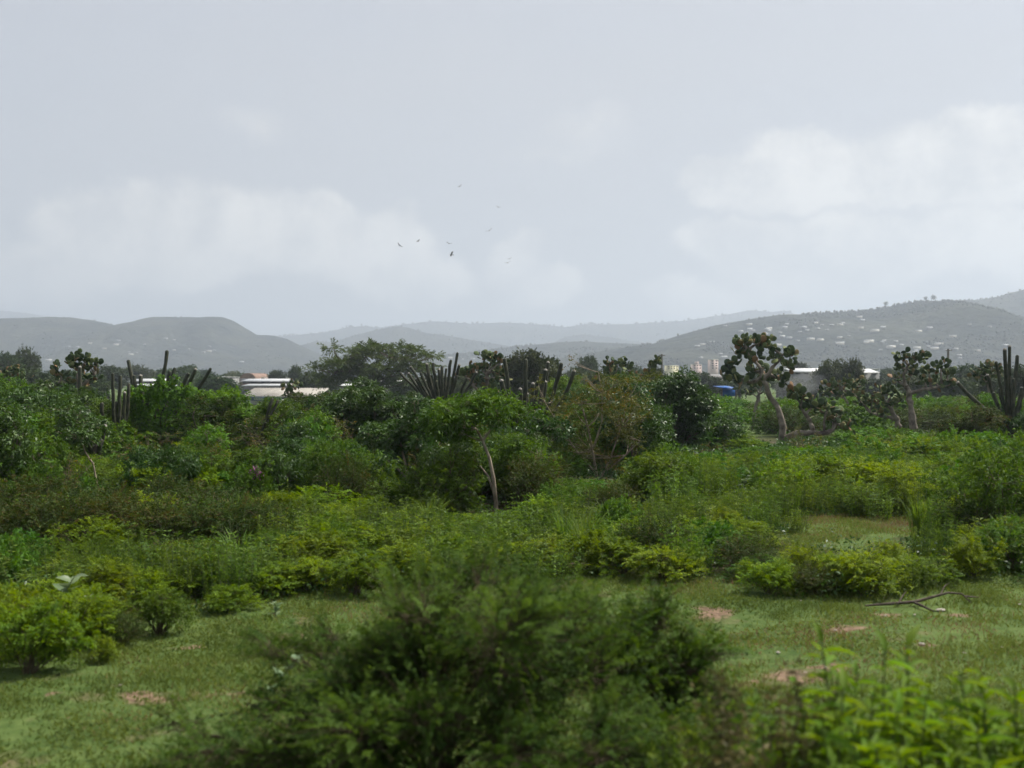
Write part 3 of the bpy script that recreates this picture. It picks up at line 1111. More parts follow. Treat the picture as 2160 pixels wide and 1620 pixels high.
# thin smoke drifting over the bushes by the sheds
def smoke():
    rng = np.random.default_rng(5)
    V, Fc = [], []
    n, m_ = 14, 8
    c = np.array(W(1690, 812, 150))
    for i in range(m_ + 1):
        for k in range(n):
            a, b = k / n * 2 * math.pi, i / m_ * math.pi
            r = 1 + 0.25 * math.sin(3 * a + b * 2) * math.sin(b) + 0.12 * rng.normal() * math.sin(b)
            V.append((c[0] + 3.4 * r * math.sin(b) * math.cos(a) + 0.8 * math.cos(b), c[1] + 2.2 * r * math.sin(b) * math.sin(a), c[2] + 1.7 * r * math.cos(b)))
    for i in range(m_):
        for k in range(n):
            Fc.append((i * n + k, (i + 1) * n + k, (i + 1) * n + (k + 1) % n, i * n + (k + 1) % n))
    m = bpy.data.materials.new('smoke')
    m.use_nodes = True
    nt = m.node_tree
    nt.nodes.remove(nt.nodes['Principled BSDF'])
    pv = nt.nodes.new('ShaderNodeVolumePrincipled')
    pv.inputs['Color'].default_value = (0.8, 0.84, 0.9, 1)
    pv.inputs['Density'].default_value = 0.055
    nt.links.new(pv.outputs[0], nt.nodes['Material Output'].inputs['Volume'])
    o = ob('smoke', mk('smoke', np.array(V), np.array(Fc), m, smooth=True))
    o['kind'] = 'stuff'
    tag(o, 'faint bluish smoke drifting over the bushes by the white-roofed sheds', 'smoke')


smoke()


# ------------------------------------------------------------------ birds
def bird_mesh():
    V, Fc = tube([(0, -0.42, 0), (0, -0.36, 0.02), (0, -0.2, 0.02), (0, 0.05, 0), (0, 0.28, 0.0), (0, 0.40, 0.03), (0, 0.5, 0.02)], [0.02, 0.05, 0.09, 0.12, 0.09, 0.05, 0.01], 8)
    parts = [(V, Fc)]
    for s in (-1, 1):
        sp = [(0.05, 0.18, -0.16, 0.02), (0.4, 0.22, -0.16, 0.14), (0.7, 0.16, -0.20, 0.22), (0.9, 0.05, -0.22, 0.27), (0.98, -0.1, -0.25, 0.29)]
        A = []
        for x, f, b, z in sp:
            A += [(s * x, f, z + 0.012), (s * x, b, z + 0.012), (s * x, b, z - 0.012), (s * x, f, z - 0.012)]
        q = []
        for i in range(len(sp) - 1):
            for k in range(4):
                q.append((i * 4 + k, i * 4 + (k + 1) % 4, (i + 1) * 4 + (k + 1) % 4, (i + 1) * 4 + k))
        parts.append((np.array(A), np.array(q)))
    A = np.array([(0.03, -0.35, 0.02), (0.14, -0.6, 0.02), (-0.14, -0.6, 0.02), (-0.03, -0.35, 0.02), (0.03, -0.35, 0), (0.14, -0.6, 0), (-0.14, -0.6, 0), (-0.03, -0.35, 0)])
    parts.append((A, np.array([(0, 1, 2, 3), (7, 6, 5, 4), (0, 4, 5, 1), (1, 5, 6, 2), (2, 6, 7, 3), (3, 7, 4, 0)])))
    return mk('vulture', *cat(parts), M['feather'])


bm_ = bird_mesh()
for i, (px, py, d, rz, roll, pitch) in enumerate(((969.6, 393.7, 330, 0.6, -0.5, 0), (1051, 437.4, 430, 0.2, 0.2, 0), (1031.8, 487, 300, 0.15, -0.5, 0.1), (881.5, 509.3, 330, 1.1, -0.4, 0), (843, 517.9, 320, 0.7, 0.6, 0),
                                                  (947.4, 514, 330, 0.4, 0.25, 0), (952.3, 537.4, 280, 1.2, -0.8, 0.3), (1074.8, 545.9, 400, 0.3, -0.3, 0), (1071, 554.4, 370, 0.2, -0.2, 0))):
    b = ob('vulture', bm_, None, W(px, py, d))
    b.rotation_euler = (pitch, roll, rz)
    tag(b, 'dark soaring vulture circling with spread wings in the grey sky', 'bird', 'vultures circling above the scrub')


# ------------------------------------------------------------------ plant kinds (meshes)
def lobes_shrub(rng, Hh, R, nl, tw, tl, m, leaf, aspect, flat=0.8, inner=0.25, lobe=(0.32, 0.5), ground=0.0, dome=True, **kw):
    """shrub: lobes of twigs inside a dome; returns stems (V, F) and leaves (V, F, tone)"""
    cs, rs = [], []
    for i in range(nl):
        a = rng.uniform(0, 2 * math.pi)
        rr = math.sqrt(rng.uniform(0, 1)) * R * 0.72
        lr = rng.uniform(*lobe) * min(R, Hh * 0.9)
        top = Hh * math.sqrt(max(0.12, 1 - (rr / R) ** 2)) - lr * flat
        z = ground + rng.uniform(0.35, 1.0) * max(top, lr * 0.4)
        cs.append((rr * math.cos(a), rr * math.sin(a), z))
        rs.append(lr)
    cs, rs = np.array(cs), np.array(rs)
    w = rs ** 2 / (rs ** 2).sum()
    idx = rng.choice(nl, tw, p=w)
    dirs = unit(rng.normal(0, 1, (tw, 3)))
    u = rng.uniform(inner, 1, tw) ** 0.5
    S = cs[idx] + dirs * (rs[idx] * u)[:, None] * np.array([1, 1, flat])
    S[:, 2] = np.maximum(S[:, 2], 0.03 * Hh)
    up = kw.pop('up', 0.5)
    D = unit(dirs * np.array([1, 1, 0.7]) + np.array([0, 0, up]) + rng.normal(0, 0.3, (tw, 3)))
    Ln = tl * rng.uniform(0.6, 1.3, tw)
    ltone = rng.uniform(0.15, 0.75, nl)
    tone = np.clip(ltone[idx] + rng.normal(0, 0.16, tw), 0, 1)
    lv = twig_leaves(rng, S, D, Ln, m, leaf, aspect, tone=tone, **kw)
    st = []
    for i in range(nl):
        b = np.array([rng.normal(0, 0.06) * R, rng.normal(0, 0.06) * R, -0.08])
        c = b * 0.4 + cs[i] * np.array([0.45, 0.45, 0.75])
        st.append(tube(bez(b, c, cs[i], 5), np.linspace(0.016, 0.006, 5) * Hh, 4))
    k = rng.choice(tw, min(tw, 220), replace=False)
    st.append(twig_stems(S[k] - D[k] * (Ln[k] * 0.4)[:, None], D[k], Ln[k] * 1.3, 0.004 * max(Hh, 0.6)))
    return cat(st), lv


class Kind:
    def __init__(self, name, cat_, leafmat, stemmat, variants, lname='foliage', sname='stem'):
        self.name, self.cat, self.lname, self.sname = name, cat_, lname, sname
        self.v = []
        for (st, lv, Hh, R) in variants:
            Hh = float(np.percentile(lv[0][:, 2], 99.3))
            R = float(np.percentile(np.hypot(lv[0][:, 0], lv[0][:, 1]), 97))
            self.v.append((mk(name + '_stem', st[0], st[1], M[stemmat]), mk(name + '_leaf', lv[0], lv[1], M[leafmat], lv[2]), Hh, R))

    def place(self, loc, label, group, h=None, w=None, rz=None, i=None):
        i = random.randrange(len(self.v)) if i is None else i
        st, lf, Hh, R = self.v[i]
        s = (h / Hh) if h else 1.0
        sx = (w / (2 * R)) if w else s
        t = thing(self.name, label, self.cat, loc, random.uniform(0, 6.28) if rz is None else rz, group, (sx, sx, s))
        ob(self.sname, st, t)
        ob(self.lname, lf, t)
        return t


def mkvars(n, seed, Hh, R, **kw):
    out = []
    for i in range(n):
        rng = np.random.default_rng(seed + i)
        st, lv = lobes_shrub(rng, Hh, R, **kw)
        out.append((st, lv, Hh, R))
    return out


K = {}
K['yg'] = Kind('feathery_shrub', 'shrub', 'yg', 'twig', mkvars(4, 100, 0.8, 0.75, nl=16, tw=420, tl=0.20, m=7, leaf=0.062, aspect=0.42, flat=0.5, lobe=(0.22, 0.36), up=0.45, tilt=0.25, droop=0.05, sag=0.35, jit=0.22, ang=0.35))
K['dark'] = Kind('thorn_shrub', 'shrub', 'dark', 'twig', mkvars(4, 200, 1.4, 1.1, nl=18, tw=620, tl=0.26, m=7, leaf=0.055, aspect=0.40, flat=0.7, lobe=(0.24, 0.42), up=0.5, tilt=0.5, sag=0.15))
K['mid'] = Kind('green_shrub', 'shrub', 'mid', 'twig', mkvars(4, 300, 1.6, 1.2, nl=20, tw=560, tl=0.26, m=6, leaf=0.085, aspect=0.45, flat=0.75, lobe=(0.22, 0.40), up=0.4, droop=0.3))
K['bright'] = Kind('leafy_shrub', 'shrub', 'bright', 'greenstem', mkvars(3, 400, 1.3, 1.1, nl=16, tw=460, tl=0.24, m=5, leaf=0.11, aspect=0.55, flat=0.7, lobe=(0.24, 0.4), up=0.3, droop=0.35))


def weed_clump(rng, Hh, R, n):
    a = rng.uniform(0, 6.28, n)
    r = R * np.sqrt(rng.uniform(0, 1, n))
    S = np.stack([r * np.cos(a), r * np.sin(a), np.full(n, -0.03)], 1)
    D = unit(np.stack([S[:, 0] * 0.35, S[:, 1] * 0.35, np.ones(n)], 1) + rng.normal(0, 0.10, (n, 3)))
    Ln = Hh * rng.uniform(0.55, 1.05, n)
    lv = twig_leaves(rng, S, D, Ln, 11, 0.062, 0.38, ang=0.5, droop=0.1, sag=0.03, jit=0.3, tilt=1.5, tone=rng.uniform(0, 1, n))
    return twig_stems(S, D, Ln, 0.005, 0.03), lv


K['weed'] = Kind('tall_weed', 'weed', 'weed', 'greenstem', [(*weed_clump(np.random.default_rng(500 + i), 0.75, 0.42, 60), 0.75, 0.42) for i in range(3)])


def blade_clump(rng, Hh, R, n):
    a = rng.uniform(0, 6.28, n)
    r = R * 0.5 * np.sqrt(rng.uniform(0, 1, n))
    P = np.stack([r * np.cos(a), r * np.sin(a), np.full(n, -0.02)], 1)
    lean = unit(np.stack([np.cos(a), np.sin(a), np.zeros(n)], 1)) * rng.uniform(0.1, 0.7, n)[:, None]
    ln = Hh * rng.uniform(0.5, 1.1, n)
    side = unit(np.cross(lean, [0, 0, 1.0]))
    V = []
    for k, (t, w) in enumerate(((0, 0.5), (0.4, 1.0), (0.75, 0.7), (1.0, 0.08))):
        c = P + np.array([0, 0, 1.0]) * (ln * (t - 0.3 * t * t))[:, None] + lean * (ln * t * t)[:, None]
        hw = 0.012 * Hh / 0.8 * w
        V += [c + side * hw, c - side * hw]
    V = np.stack(V, 1).reshape(-1, 3)
    b = (np.arange(n) * 8)[:, None]
    Fc = np.concatenate([b + np.array([[2 * i, 2 * i + 1, 2 * i + 3, 2 * i + 2]]) for i in range(3)])
    return V, Fc, np.repeat(rng.uniform(0, 0.85, n), 8)


def blades_kind():
    vs_ = []
    for i in range(3):
        rng = np.random.default_rng(600 + i)
        lv = blade_clump(rng, 0.8, 0.4, 70)
        S = np.stack([rng.normal(0, 0.06, 6), rng.normal(0, 0.06, 6), np.full(6, -0.03)], 1)
        D = unit(rng.normal(0, 0.15, (6, 3)) + np.array([0, 0, 1.0]))
        vs_.append((twig_stems(S, D, np.full(6, 0.85), 0.004, 0.02), lv, 0.8, 0.4))
    return Kind('tall_grass', 'grass clump', 'weed', 'greenstem', vs_, 'blades', 'stalk')


K['blades'] = blades_kind()


# trees: list of lobes in local metres, a trunk path
def tree_from(rng, trunk_paths, lobes, tw_per, tl, m, leaf, aspect, flat=0.7, branch_r=0.03, stems=True, inner=0.2, **kw):
    """trunk_paths: list of (points, radii); lobes: array of (x, y, z, r)"""
    lobes = np.asarray(lobes, float)
    st = [tube(p, r, 7) for p, r in trunk_paths]
    tops = np.concatenate([np.asarray(p, float)[len(p) // 2:] for p, r in trunk_paths])
    for l in lobes:
        c = l[:3]
        dd = np.linalg.norm((tops - c) * np.array([1, 1, 1.4]), axis=1) + np.where(tops[:, 2] > c[2], 3.0, 0)
        a = tops[dd.argmin()]
        mid = a * 0.5 + c * 0.5 + np.array([0, 0, -0.12 * np.linalg.norm(c - a)]) + rng.normal(0, 0.05, 3) * np.linalg.norm(c - a)
        st.append(tube(bez(a, mid, c, 5), np.linspace(branch_r, branch_r * 0.3, 5), 5))
    nl = len(lobes)
    w = lobes[:, 3] ** 2
    n = int(tw_per * nl)
    idx = rng.choice(nl, n, p=w / w.sum())
    dirs = unit(rng.normal(0, 1, (n, 3)))
    u = rng.uniform(inner, 1, n) ** 0.5
    S = lobes[idx, :3] + dirs * (lobes[idx, 3] * u)[:, None] * np.array([1, 1, flat])
    up = kw.pop('up', 0.3)
    D = unit(dirs * np.array([1, 1, 0.6]) + np.array([0, 0, up]) + rng.normal(0, 0.35, (n, 3)))
    Ln = tl * rng.uniform(0.6, 1.3, n)
    ltone = rng.uniform(0.15, 0.75, nl)
    lv = twig_leaves(rng, S, D, Ln, m, leaf, aspect, tone=np.clip(ltone[idx] + rng.normal(0, 0.16, n), 0, 1), **kw)
    if stems:
        k = rng.choice(n, min(n, 260), replace=False)
        st.append(twig_stems(S[k] - D[k] * (Ln[k] * 0.4)[:, None], D[k], Ln[k] * 1.3, branch_r * 0.22))
    return cat(st), lv


def put_tree(name, label, base, st, lv, barkmat, leafmat, group=None, cat_='tree'):
    t = thing(name, label, cat_, base, 0, group)
    ob('trunk', mk('trunk', st[0], st[1], M[barkmat], smooth=True), t)
    ob('crown', mk('crown', lv[0], lv[1], M[leafmat], lv[2]), t)
    return t


def px_lobes(rng, specs, d, base, dj=0.6, sub=3):
    """specs (px, py, radius px) -> local lobes at distance d"""
    out = []
    for px, py, rp in specs:
        for k in range(sub):
            p = W(px + rng.normal(0, rp * 0.4), py + rng.normal(0, rp * 0.3), d + rng.normal(0, dj)) - base
            out.append((p.x, p.y, p.z, rp / F * d * rng.uniform(0.4, 0.75)))
    return out


def px_path(pts, d, base, dj=0.0):
    return [tuple(W(px, py, d) - base) for px, py in pts]


# ------------------------------------------------------------------ the big parota and the far trees
def parota():
    d = 150
    base = GP(800, d)
    rng = np.random.default_rng(41)
    lob = []
    for (px, py, rp) in ((715, 735, 20), (748, 746, 26), (765, 731, 24), (795, 733, 28), (830, 733, 28), (858, 735, 24), (882, 744, 24), (905, 752, 20), (775, 752, 30), (820, 752, 30), (855, 757, 26),
                         (700, 765, 26), (730, 768, 30), (672, 778, 24), (760, 778, 34), (800, 775, 34), (840, 775, 28), (700, 790, 28), (735, 795, 34), (775, 800, 34), (815, 798, 30), (880, 772, 24), (905, 778, 20),
                         (690, 808, 24), (850, 800, 28)):
        for k in range(3):
            p = W(px + rng.normal(0, 9), py + rng.normal(0, 2.5), d + rng.uniform(-4.5, 4.5)) - base
            lob.append((p.x, p.y, p.z, rp / F * d * rng.uniform(0.6, 1.0)))
    tp = [(px_path([(805, 862), (803, 840), (798, 820), (790, 800)], d, base), [0.55, 0.45, 0.38, 0.25]),
          (px_path([(798, 822), (815, 800), (832, 780), (848, 760)], d, base), [0.35, 0.28, 0.2, 0.1]),
          (px_path([(798, 822), (770, 800), (745, 782), (722, 768)], d, base), [0.35, 0.26, 0.18, 0.1])]
    st, lv = tree_from(rng, tp, lob, 26, 0.8, 5, 0.42, 0.42, flat=0.22, branch_r=0.12, up=0.05, droop=0.02, sag=0.12, tilt=0.2, jit=0.2)
    put_tree('spreading_tree', 'wide spreading tree with flat layered crown beside the warehouse', base, st, lv, 'bark', 'parota')


parota()


def far_tree_mesh(rng, Hh, R, n, kind):
    lob = []
    for i in range(13 if kind != 'cone' else 10):
        a = rng.uniform(0, 6.28)
        rr = R * 0.68 * math.sqrt(rng.uniform(0, 1))
        if kind == 'cone':
            z = Hh * rng.uniform(0.3, 0.95)
            rr *= 1.2 * (1 - z / Hh) + 0.1
            lr = R * 0.35
        else:
            z = Hh * (0.45 + 0.42 * rng.uniform(0, 1) * math.sqrt(max(0.05, 1 - (rr / R) ** 2)))
            lr = R * rng.uniform(0.28, 0.45)
        lob.append((rr * math.cos(a), rr * math.sin(a), z, lr))
    tp = [([(0, 0, -0.5), (0.1, 0, Hh * 0.3), (0, 0.1, Hh * 0.65)], [0.05 * Hh, 0.035 * Hh, 0.015 * Hh])]
    return tree_from(rng, tp, lob, n / 13, 0.10 * Hh, 4, 0.05 * Hh, 0.5, flat=0.7, branch_r=0.012 * Hh, stems=True)


FT = []
for i, kd in enumerate(('round', 'round', 'cone', 'round', 'round')):
    st, lv = far_tree_mesh(np.random.default_rng(700 + i), 8.0, 3.6, 800, kd)
    FT.append((mk('far_trunk', st[0], st[1], M['bark']), mk('far_crown', lv[0], lv[1], M['far'], lv[2]), mk('far_crown_light', lv[0], lv[1], M['farlight'], lv[2])))

FAR = [(8, 742, 40, 215, 0), (57, 733, 30, 225, 1), (125, 772, 50, 200, 3), (170, 778, 50, 240, 4), (228, 770, 45, 260, 0), (290, 770, 34, 330, 1), (325, 774, 30, 340, 3, 1), (378, 768, 44, 300, 4), (345, 778, 30, 310, 0),
       (430, 779, 26, 360, 0), (488, 776, 26, 390, 3, 1), (455, 790, 50, 190, 1), (405, 792, 40, 200, 4), (546, 786, 26, 350, 4), (585, 780, 28, 300, 0), (622, 767, 24, 240, 2), (655, 772, 30, 228, 3), (690, 790, 34, 235, 1),
       (925, 780, 40, 160, 3), (985, 775, 34, 170, 1), (1120, 732, 58, 108, 4), (1160, 752, 42, 112, 0), (1085, 760, 44, 115, 3), (1040, 765, 40, 118, 1), (1243, 749, 30, 235, 0), (1215, 775, 30, 200, 1), (1300, 756, 36, 150, 3), (1345, 768, 34, 160, 4), (1385, 775, 28, 170, 0),
       (1480, 782, 34, 215, 4), (1510, 795, 30, 205, 0), (1560, 786, 40, 200, 3), (1600, 782, 36, 240, 1), (1640, 776, 34, 300, 4), (1690, 764, 34, 300, 0), (1750, 742, 36, 165, 3), (1798, 756, 26, 162, 1), (1775, 796, 40, 160, 4),
       (1870, 776, 34, 280, 0), (1905, 772, 44, 270, 1), (1945, 772, 40, 290, 4), (1990, 776, 44, 200, 3), (2040, 768, 54, 170, 0), (2085, 782, 44, 165, 1), (2120, 772, 40, 190, 4), (2155, 752, 40, 120, 3), (2200, 760, 50, 150, 0), (-40, 750, 50, 210, 1),
       (1672, 797, 40, 190, 1), (1840, 797, 40, 195, 0), (1720, 797, 44, 185, 3), (200, 792, 44, 160, 4), (60, 775, 60, 165, 1), (-10, 785, 60, 150, 0), (120, 790, 55, 150, 3), (860, 800, 44, 175, 0), (960, 792, 40, 150, 4),
       (1240, 785, 44, 150, 1), (1300, 790, 40, 145, 0), (1410, 806, 34, 150, 3), (1930, 790, 44, 160, 1), (2010, 792, 50, 150, 4), (2100, 795, 50, 140, 0)]
LAB = {(8, 742): 'rounded hazy tree at the edge of the far treeline under the flat-topped hill', (57, 733): 'tall rounded tree rising above the far treeline under the flat-topped hill',
       (622, 767): 'dark conical tree standing just behind the end of the warehouse', (1120, 732): 'dark dome-shaped tree rising behind the column cacti',
       (1750, 742): 'hazy open-crowned tree standing in front of the white-roofed sheds', (1243, 749): 'pale hazy tree on the plain before the low ridge'}
for f in FAR:
    px, yt, hw, d, v = f[:5]
    b = GP(px, d)
    hh = H + (YH - yt) / F * d - b.z
    ww = hw / F * d
    tr_, cr_, cl_ = FT[v]
    key = (px, yt)
    lab = LAB.get(key, 'light olive tree in the far treeline across the plain' if len(f) > 5 else 'round green tree in the far treeline across the plain')
    t = thing('far_tree', lab, 'tree', b, random.uniform(0, 6), None if key in LAB else 'trees of the far treeline', (ww / 3.6, ww / 3.6, hh / 8.0))
    ob('trunk', tr_, t)
    ob('crown', cl_ if len(f) > 5 else cr_, t)

# ------------------------------------------------------------------ cacti
def column_mesh(base, top, r, rng, bend=0.8, low=0.3):
    base, top = np.array(base, float), np.array(top, float)
    v = top - base
    c = base + np.array([v[0] * bend, v[1] * bend, v[2] * low])
    n = 11
    p = bez(base, c, top, n) + rng.normal(0, 0.012, (n, 3))
    L_ = np.linalg.norm(v)
    tt = np.linspace(0, 1, n)
    rad = r * (0.75 + 0.25 * np.minimum(1, tt * 3)) * (1 + rng.normal(0, 0.05, n))
    tip = p[-1] + (p[-1] - p[-2]) / max(np.linalg.norm(p[-1] - p[-2]), 1e-6) * r * 0.9
    d_ = (tip - p[-1])
    p = np.concatenate([p, [p[-1] + d_ * 0.5, p[-1] + d_ * 0.85, p[-1] + d_]])
    rad = np.concatenate([rad, [r * 0.82, r * 0.5, r * 0.02]])
    return tube(p, rad, 14, 0.2), p[-3:], r


def cactus(label, bpx, d, tops, r=0.10, trunk_h=0.6, wool=0.5, seed=1, bend=0.8, low=0.3):
    rng = np.random.default_rng(seed)
    r *= 0.8
    base = GP(bpx, d)
    t = thing('column_cactus', label, 'cactus', base)
    part('trunk', [tube([(0, 0, -0.15), (0.03, 0, trunk_h * 0.5), (0, 0, trunk_h), (0, 0, trunk_h * 1.35)], [r * 2.2, r * 1.9, r * 1.7, 0.05], 10, 0.12)], M['cactuswood'], t, True)
    for (px, py) in tops:
        dd = d + rng.uniform(-0.7, 0.7)
        tp = np.array(W(px, py, dd) - base)
        b = np.array([0.12 * np.sign(tp[0]) * min(1, abs(tp[0])), (dd - d) * 0.2, trunk_h * rng.uniform(0.5, 1.0)])
        (V, Fc), tip, rr = column_mesh(b, tp, r * rng.uniform(0.85, 1.15), rng, bend * rng.uniform(0.85, 1.1), low)
        c = ob('stem', mk('cactus_stem', V, Fc, M['cactus']), t)
        if rng.random() < wool:
            ax = unit(tip[-1] - tip[0])
            wp = np.array([tip[0] - ax * 0.03, tip[0] + ax * rr * 0.35, tip[1] + ax * rr * 0.1, tip[2] + ax * 0.02])
            w = ob('woolly_tip', mk('woolly_tip', *tube(wp, [rr * 0.9, rr * 0.85, rr * 0.5, 0.005], 9), M['wool'], smooth=True), c)
    return t


cactus('low branching cactus with thick forked arms on a bent woody stem', 203, 34, [(163, 880), (172, 905), (186, 868), (198, 910), (212, 930), (221, 900), (178, 930)], 0.09, 0.8, 0.1, 11, 0.6, 0.45)
cactus('cactus of upright dark columns left of the vine-covered one', 247, 40, [(238, 790), (253, 793), (214, 852), (228, 885), (262, 830), (245, 850), (272, 812), (233, 930), (258, 880)], 0.085, 0.4, 0.25, 12, 0.85, 0.2)
cactus('vine-smothered cactus with one long leaning column rising highest', 318, 42, [(271, 763), (282, 794), (296, 794), (351, 741), (367, 778), (358, 786), (396, 790), (412, 780), (444, 780), (335, 806), (310, 830), (380, 815), (345, 840)], 0.085, 0.5, 0.15, 13, 0.45, 0.35)
cactus('cactus with slender columns leaning over the shrubs below the blue sign', 528, 38, [(575, 842), (587, 845), (560, 892), (549, 930), (584, 895), (541, 905), (535, 945)], 0.068, 0.4, 0.1, 14, 0.4, 0.5)
cactus('candelabra cactus fanning out many columns beside the flat-crowned tree', 935, 55, [(845, 788), (862, 788), (867, 775), (888, 787), (900, 770), (913, 767), (926, 781), (932, 774), (950, 761), (965, 745), (969, 771), (963, 794), (896, 788), (1004, 787), (941, 779),
        (878, 800), (910, 795), (985, 800), (920, 805)], 0.09, 1.2, 0.45, 15, 0.5, 0.55)
cactus('white-tipped column cactus with widely spaced arms before the dome-shaped tree', 1105, 40, [(1066, 759), (1108, 761), (1149, 781), (1156, 766), (1183, 768), (1211, 784), (1059, 804), (1098, 822), (1112, 832), (1134, 799), (1124, 811), (1150, 808), (1085, 860), (1075, 880)], 0.095, 0.7, 0.7, 16, 0.75, 0.4)
cactus('short cactus stump with pale tips below the fan-shaped cactus', 902, 33, [(888, 952), (905, 975), (915, 985), (897, 990)], 0.07, 0.25, 0.8, 17)
cactus('tall dark cactus columns crowded together next to the edge bush', 2132, 48, [(2129, 732), (2119, 739), (2145, 752), (2102, 764), (2156, 820), (2083, 792), (2138, 800), (2110, 820), (2168, 770), (2095, 830), (2020, 808)], 0.10, 1.2, 0.3, 18, 0.6, 0.4)
cactus('isolated slim cactus columns showing among the prickly pears', 172, 52, [(169, 775), (178, 870), (188, 885), (160, 880)], 0.11, 0.4, 0.2, 19)
cactus('cactus half hidden in the leafy tree behind the glossy shrub', 1395, 56, [(1397, 750 + 60), (1408, 822), (1385, 826), (1415, 840)], 0.09, 0.5, 0.3, 20)


# ------------------------------------------------------------------ prickly pear trees
def pad_mesh():
    prof = [(0.0, 0.10), (0.12, 0.24), (0.35, 0.42), (0.6, 0.48), (0.82, 0.38), (0.95, 0.19), (1.0, 0.0)]
    sd_ = 8
    V, Fc = [], []
    for z, w in prof:
        for k in range(sd_):
            a = k / sd_ * 2 * math.pi
            V.append((w * math.cos(a), 0.13 * w * math.sin(a) * 1.2, z))
    for i in range(len(prof) - 1):
        for k in range(sd_):
            Fc.append((i * sd_ + k, i * sd_ + (k + 1) % sd_, (i + 1) * sd_ + (k + 1) % sd_, (i + 1) * sd_ + k))
    return mk('pad', np.array(V), np.array(Fc), M['pad'], smooth=True)


PAD = pad_mesh()


def add_pad(parent, p, axis, nrm, L_):
    o = ob('pad', PAD, parent)
    z = Vector(axis).normalized()
    y = Vector(nrm)
    y = (y - z * y.dot(z)).normalized()
    x = y.cross(z)
    m = Matrix((x, y, z)).transposed().to_4x4()
    o.matrix_local = Matrix.Translation(p) @ m @ Matrix.Diagonal((L_, L_, L_, 1))
    return o


def pads_cluster(parent, rng, c, n, L_, spread, start=None):
    c = np.array(c, float)
    for i in range(int(n * 2.2)):
        dr = unit(rng.normal(0, 1, 3) * np.array([1, 0.9, 0.7]) + np.array([0, 0, 0.35]))
        p = c + dr * spread * rng.uniform(0.1, 0.95)
        ax = unit(dr + np.array([0, 0, 0.5]) + rng.normal(0, 0.45, 3))
        add_pad(parent, p - ax * L_ * 0.3, ax, rng.normal(0, 1, 3) + np.array([0, -0.8, 0]), L_ * rng.uniform(0.5, 1.0))


def prickly(label, bpx, d, limbs, clusters, L_, r0, seed):
    rng = np.random.default_rng(seed)
    base = GP(bpx, d)
    t = thing('prickly_pear_tree', label, 'cactus', base)
    st = []
    ends = []
    for pts, ra, rb in limbs:
        P = np.array([W(px, py, d + dz) - base for px, py, dz in pts])
        n = 12
        s = np.linspace(0, len(P) - 1, n)
        Q = np.stack([np.interp(s, np.arange(len(P)), P[:, k]) for k in range(3)], 1)
        Q[1:-1] = (Q[:-2] + 2 * Q[1:-1] + Q[2:]) / 4
        Q[1:-1] += rng.normal(0, ra * 0.18, (n - 2, 3))
        st.append(tube(Q, np.linspace(ra, rb, n) * (1 + rng.normal(0, 0.1, n)), 9))
        ends.append(Q)
    AQ = np.concatenate(ends)
    for (px, py, dz, rp, n) in clusters:
        c = np.array(W(px, py, d + dz) - base)
        a = AQ[np.linalg.norm(AQ - c, axis=1).argmin()]
        st.append(tube(bez(a, (a + c) / 2 + rng.normal(0, 0.05, 3), c, 5), np.linspace(r0 * 0.35, r0 * 0.15, 5), 6))
        pads_cluster(t, rng, c, n, L_, 1.15 * rp / F * d)
    part('trunk', st, M['opuntiabark'], t, True)
    return t


prickly('tall prickly pear tree with bare pale leaning trunk and crown of round pads', 1649, 52,
        [([(1649, 946, 0), (1651, 900, 0), (1648, 868, 0), (1632, 846, 0), (1616, 822, 0), (1609, 795, 0), (1606, 775, 0)], 0.18, 0.09),
         ([(1612, 800, 0), (1628, 778, -0.2), (1648, 752, -0.3), (1664, 738, -0.3)], 0.11, 0.05),
         ([(1609, 795, 0), (1585, 808, 0.2), (1562, 800, 0.2), (1540, 795, 0.2)], 0.10, 0.05),
         ([(1607, 780, 0), (1590, 760, 0.1), (1575, 740, 0.1)], 0.09, 0.04),
         ([(1650, 932, 0), (1672, 916, -0.3), (1706, 908, -0.6), (1738, 918, -0.7), (1756, 908, -0.8), (1760, 882, -0.8)], 0.15, 0.10),
         ([(1716, 910, -0.6), (1706, 885, -0.6), (1695, 868, -0.6)], 0.11, 0.07),
         ([(1738, 918, -0.7), (1738, 890, -0.7), (1742, 872, -0.7)], 0.07, 0.05)],
        [(1570, 722, 0.1, 22, 14), (1600, 724, 0, 20, 12), (1622, 732, -0.1, 20, 12), (1562, 745, 0.2, 18, 9), (1590, 750, 0, 20, 9), (1633, 752, -0.2, 14, 6), (1668, 745, -0.3, 14, 11), (1664, 770, -0.3, 16, 11),
         (1545, 768, 0.2, 16, 8), (1535, 790, 0.2, 20, 11), (1555, 805, 0.1, 18, 9), (1590, 785, 0.4, 20, 10), (1625, 795, 0.3, 22, 13), (1650, 800, 0.2, 16, 8), (1690, 840, -0.6, 22, 13), (1675, 830, -0.5, 18, 9),
         (1715, 860, -0.6, 22, 13), (1745, 862, -0.8, 20, 9), (1770, 878, -0.8, 22, 11), (1790, 900, -0.8, 14, 6)], 0.42, 0.24, 51)
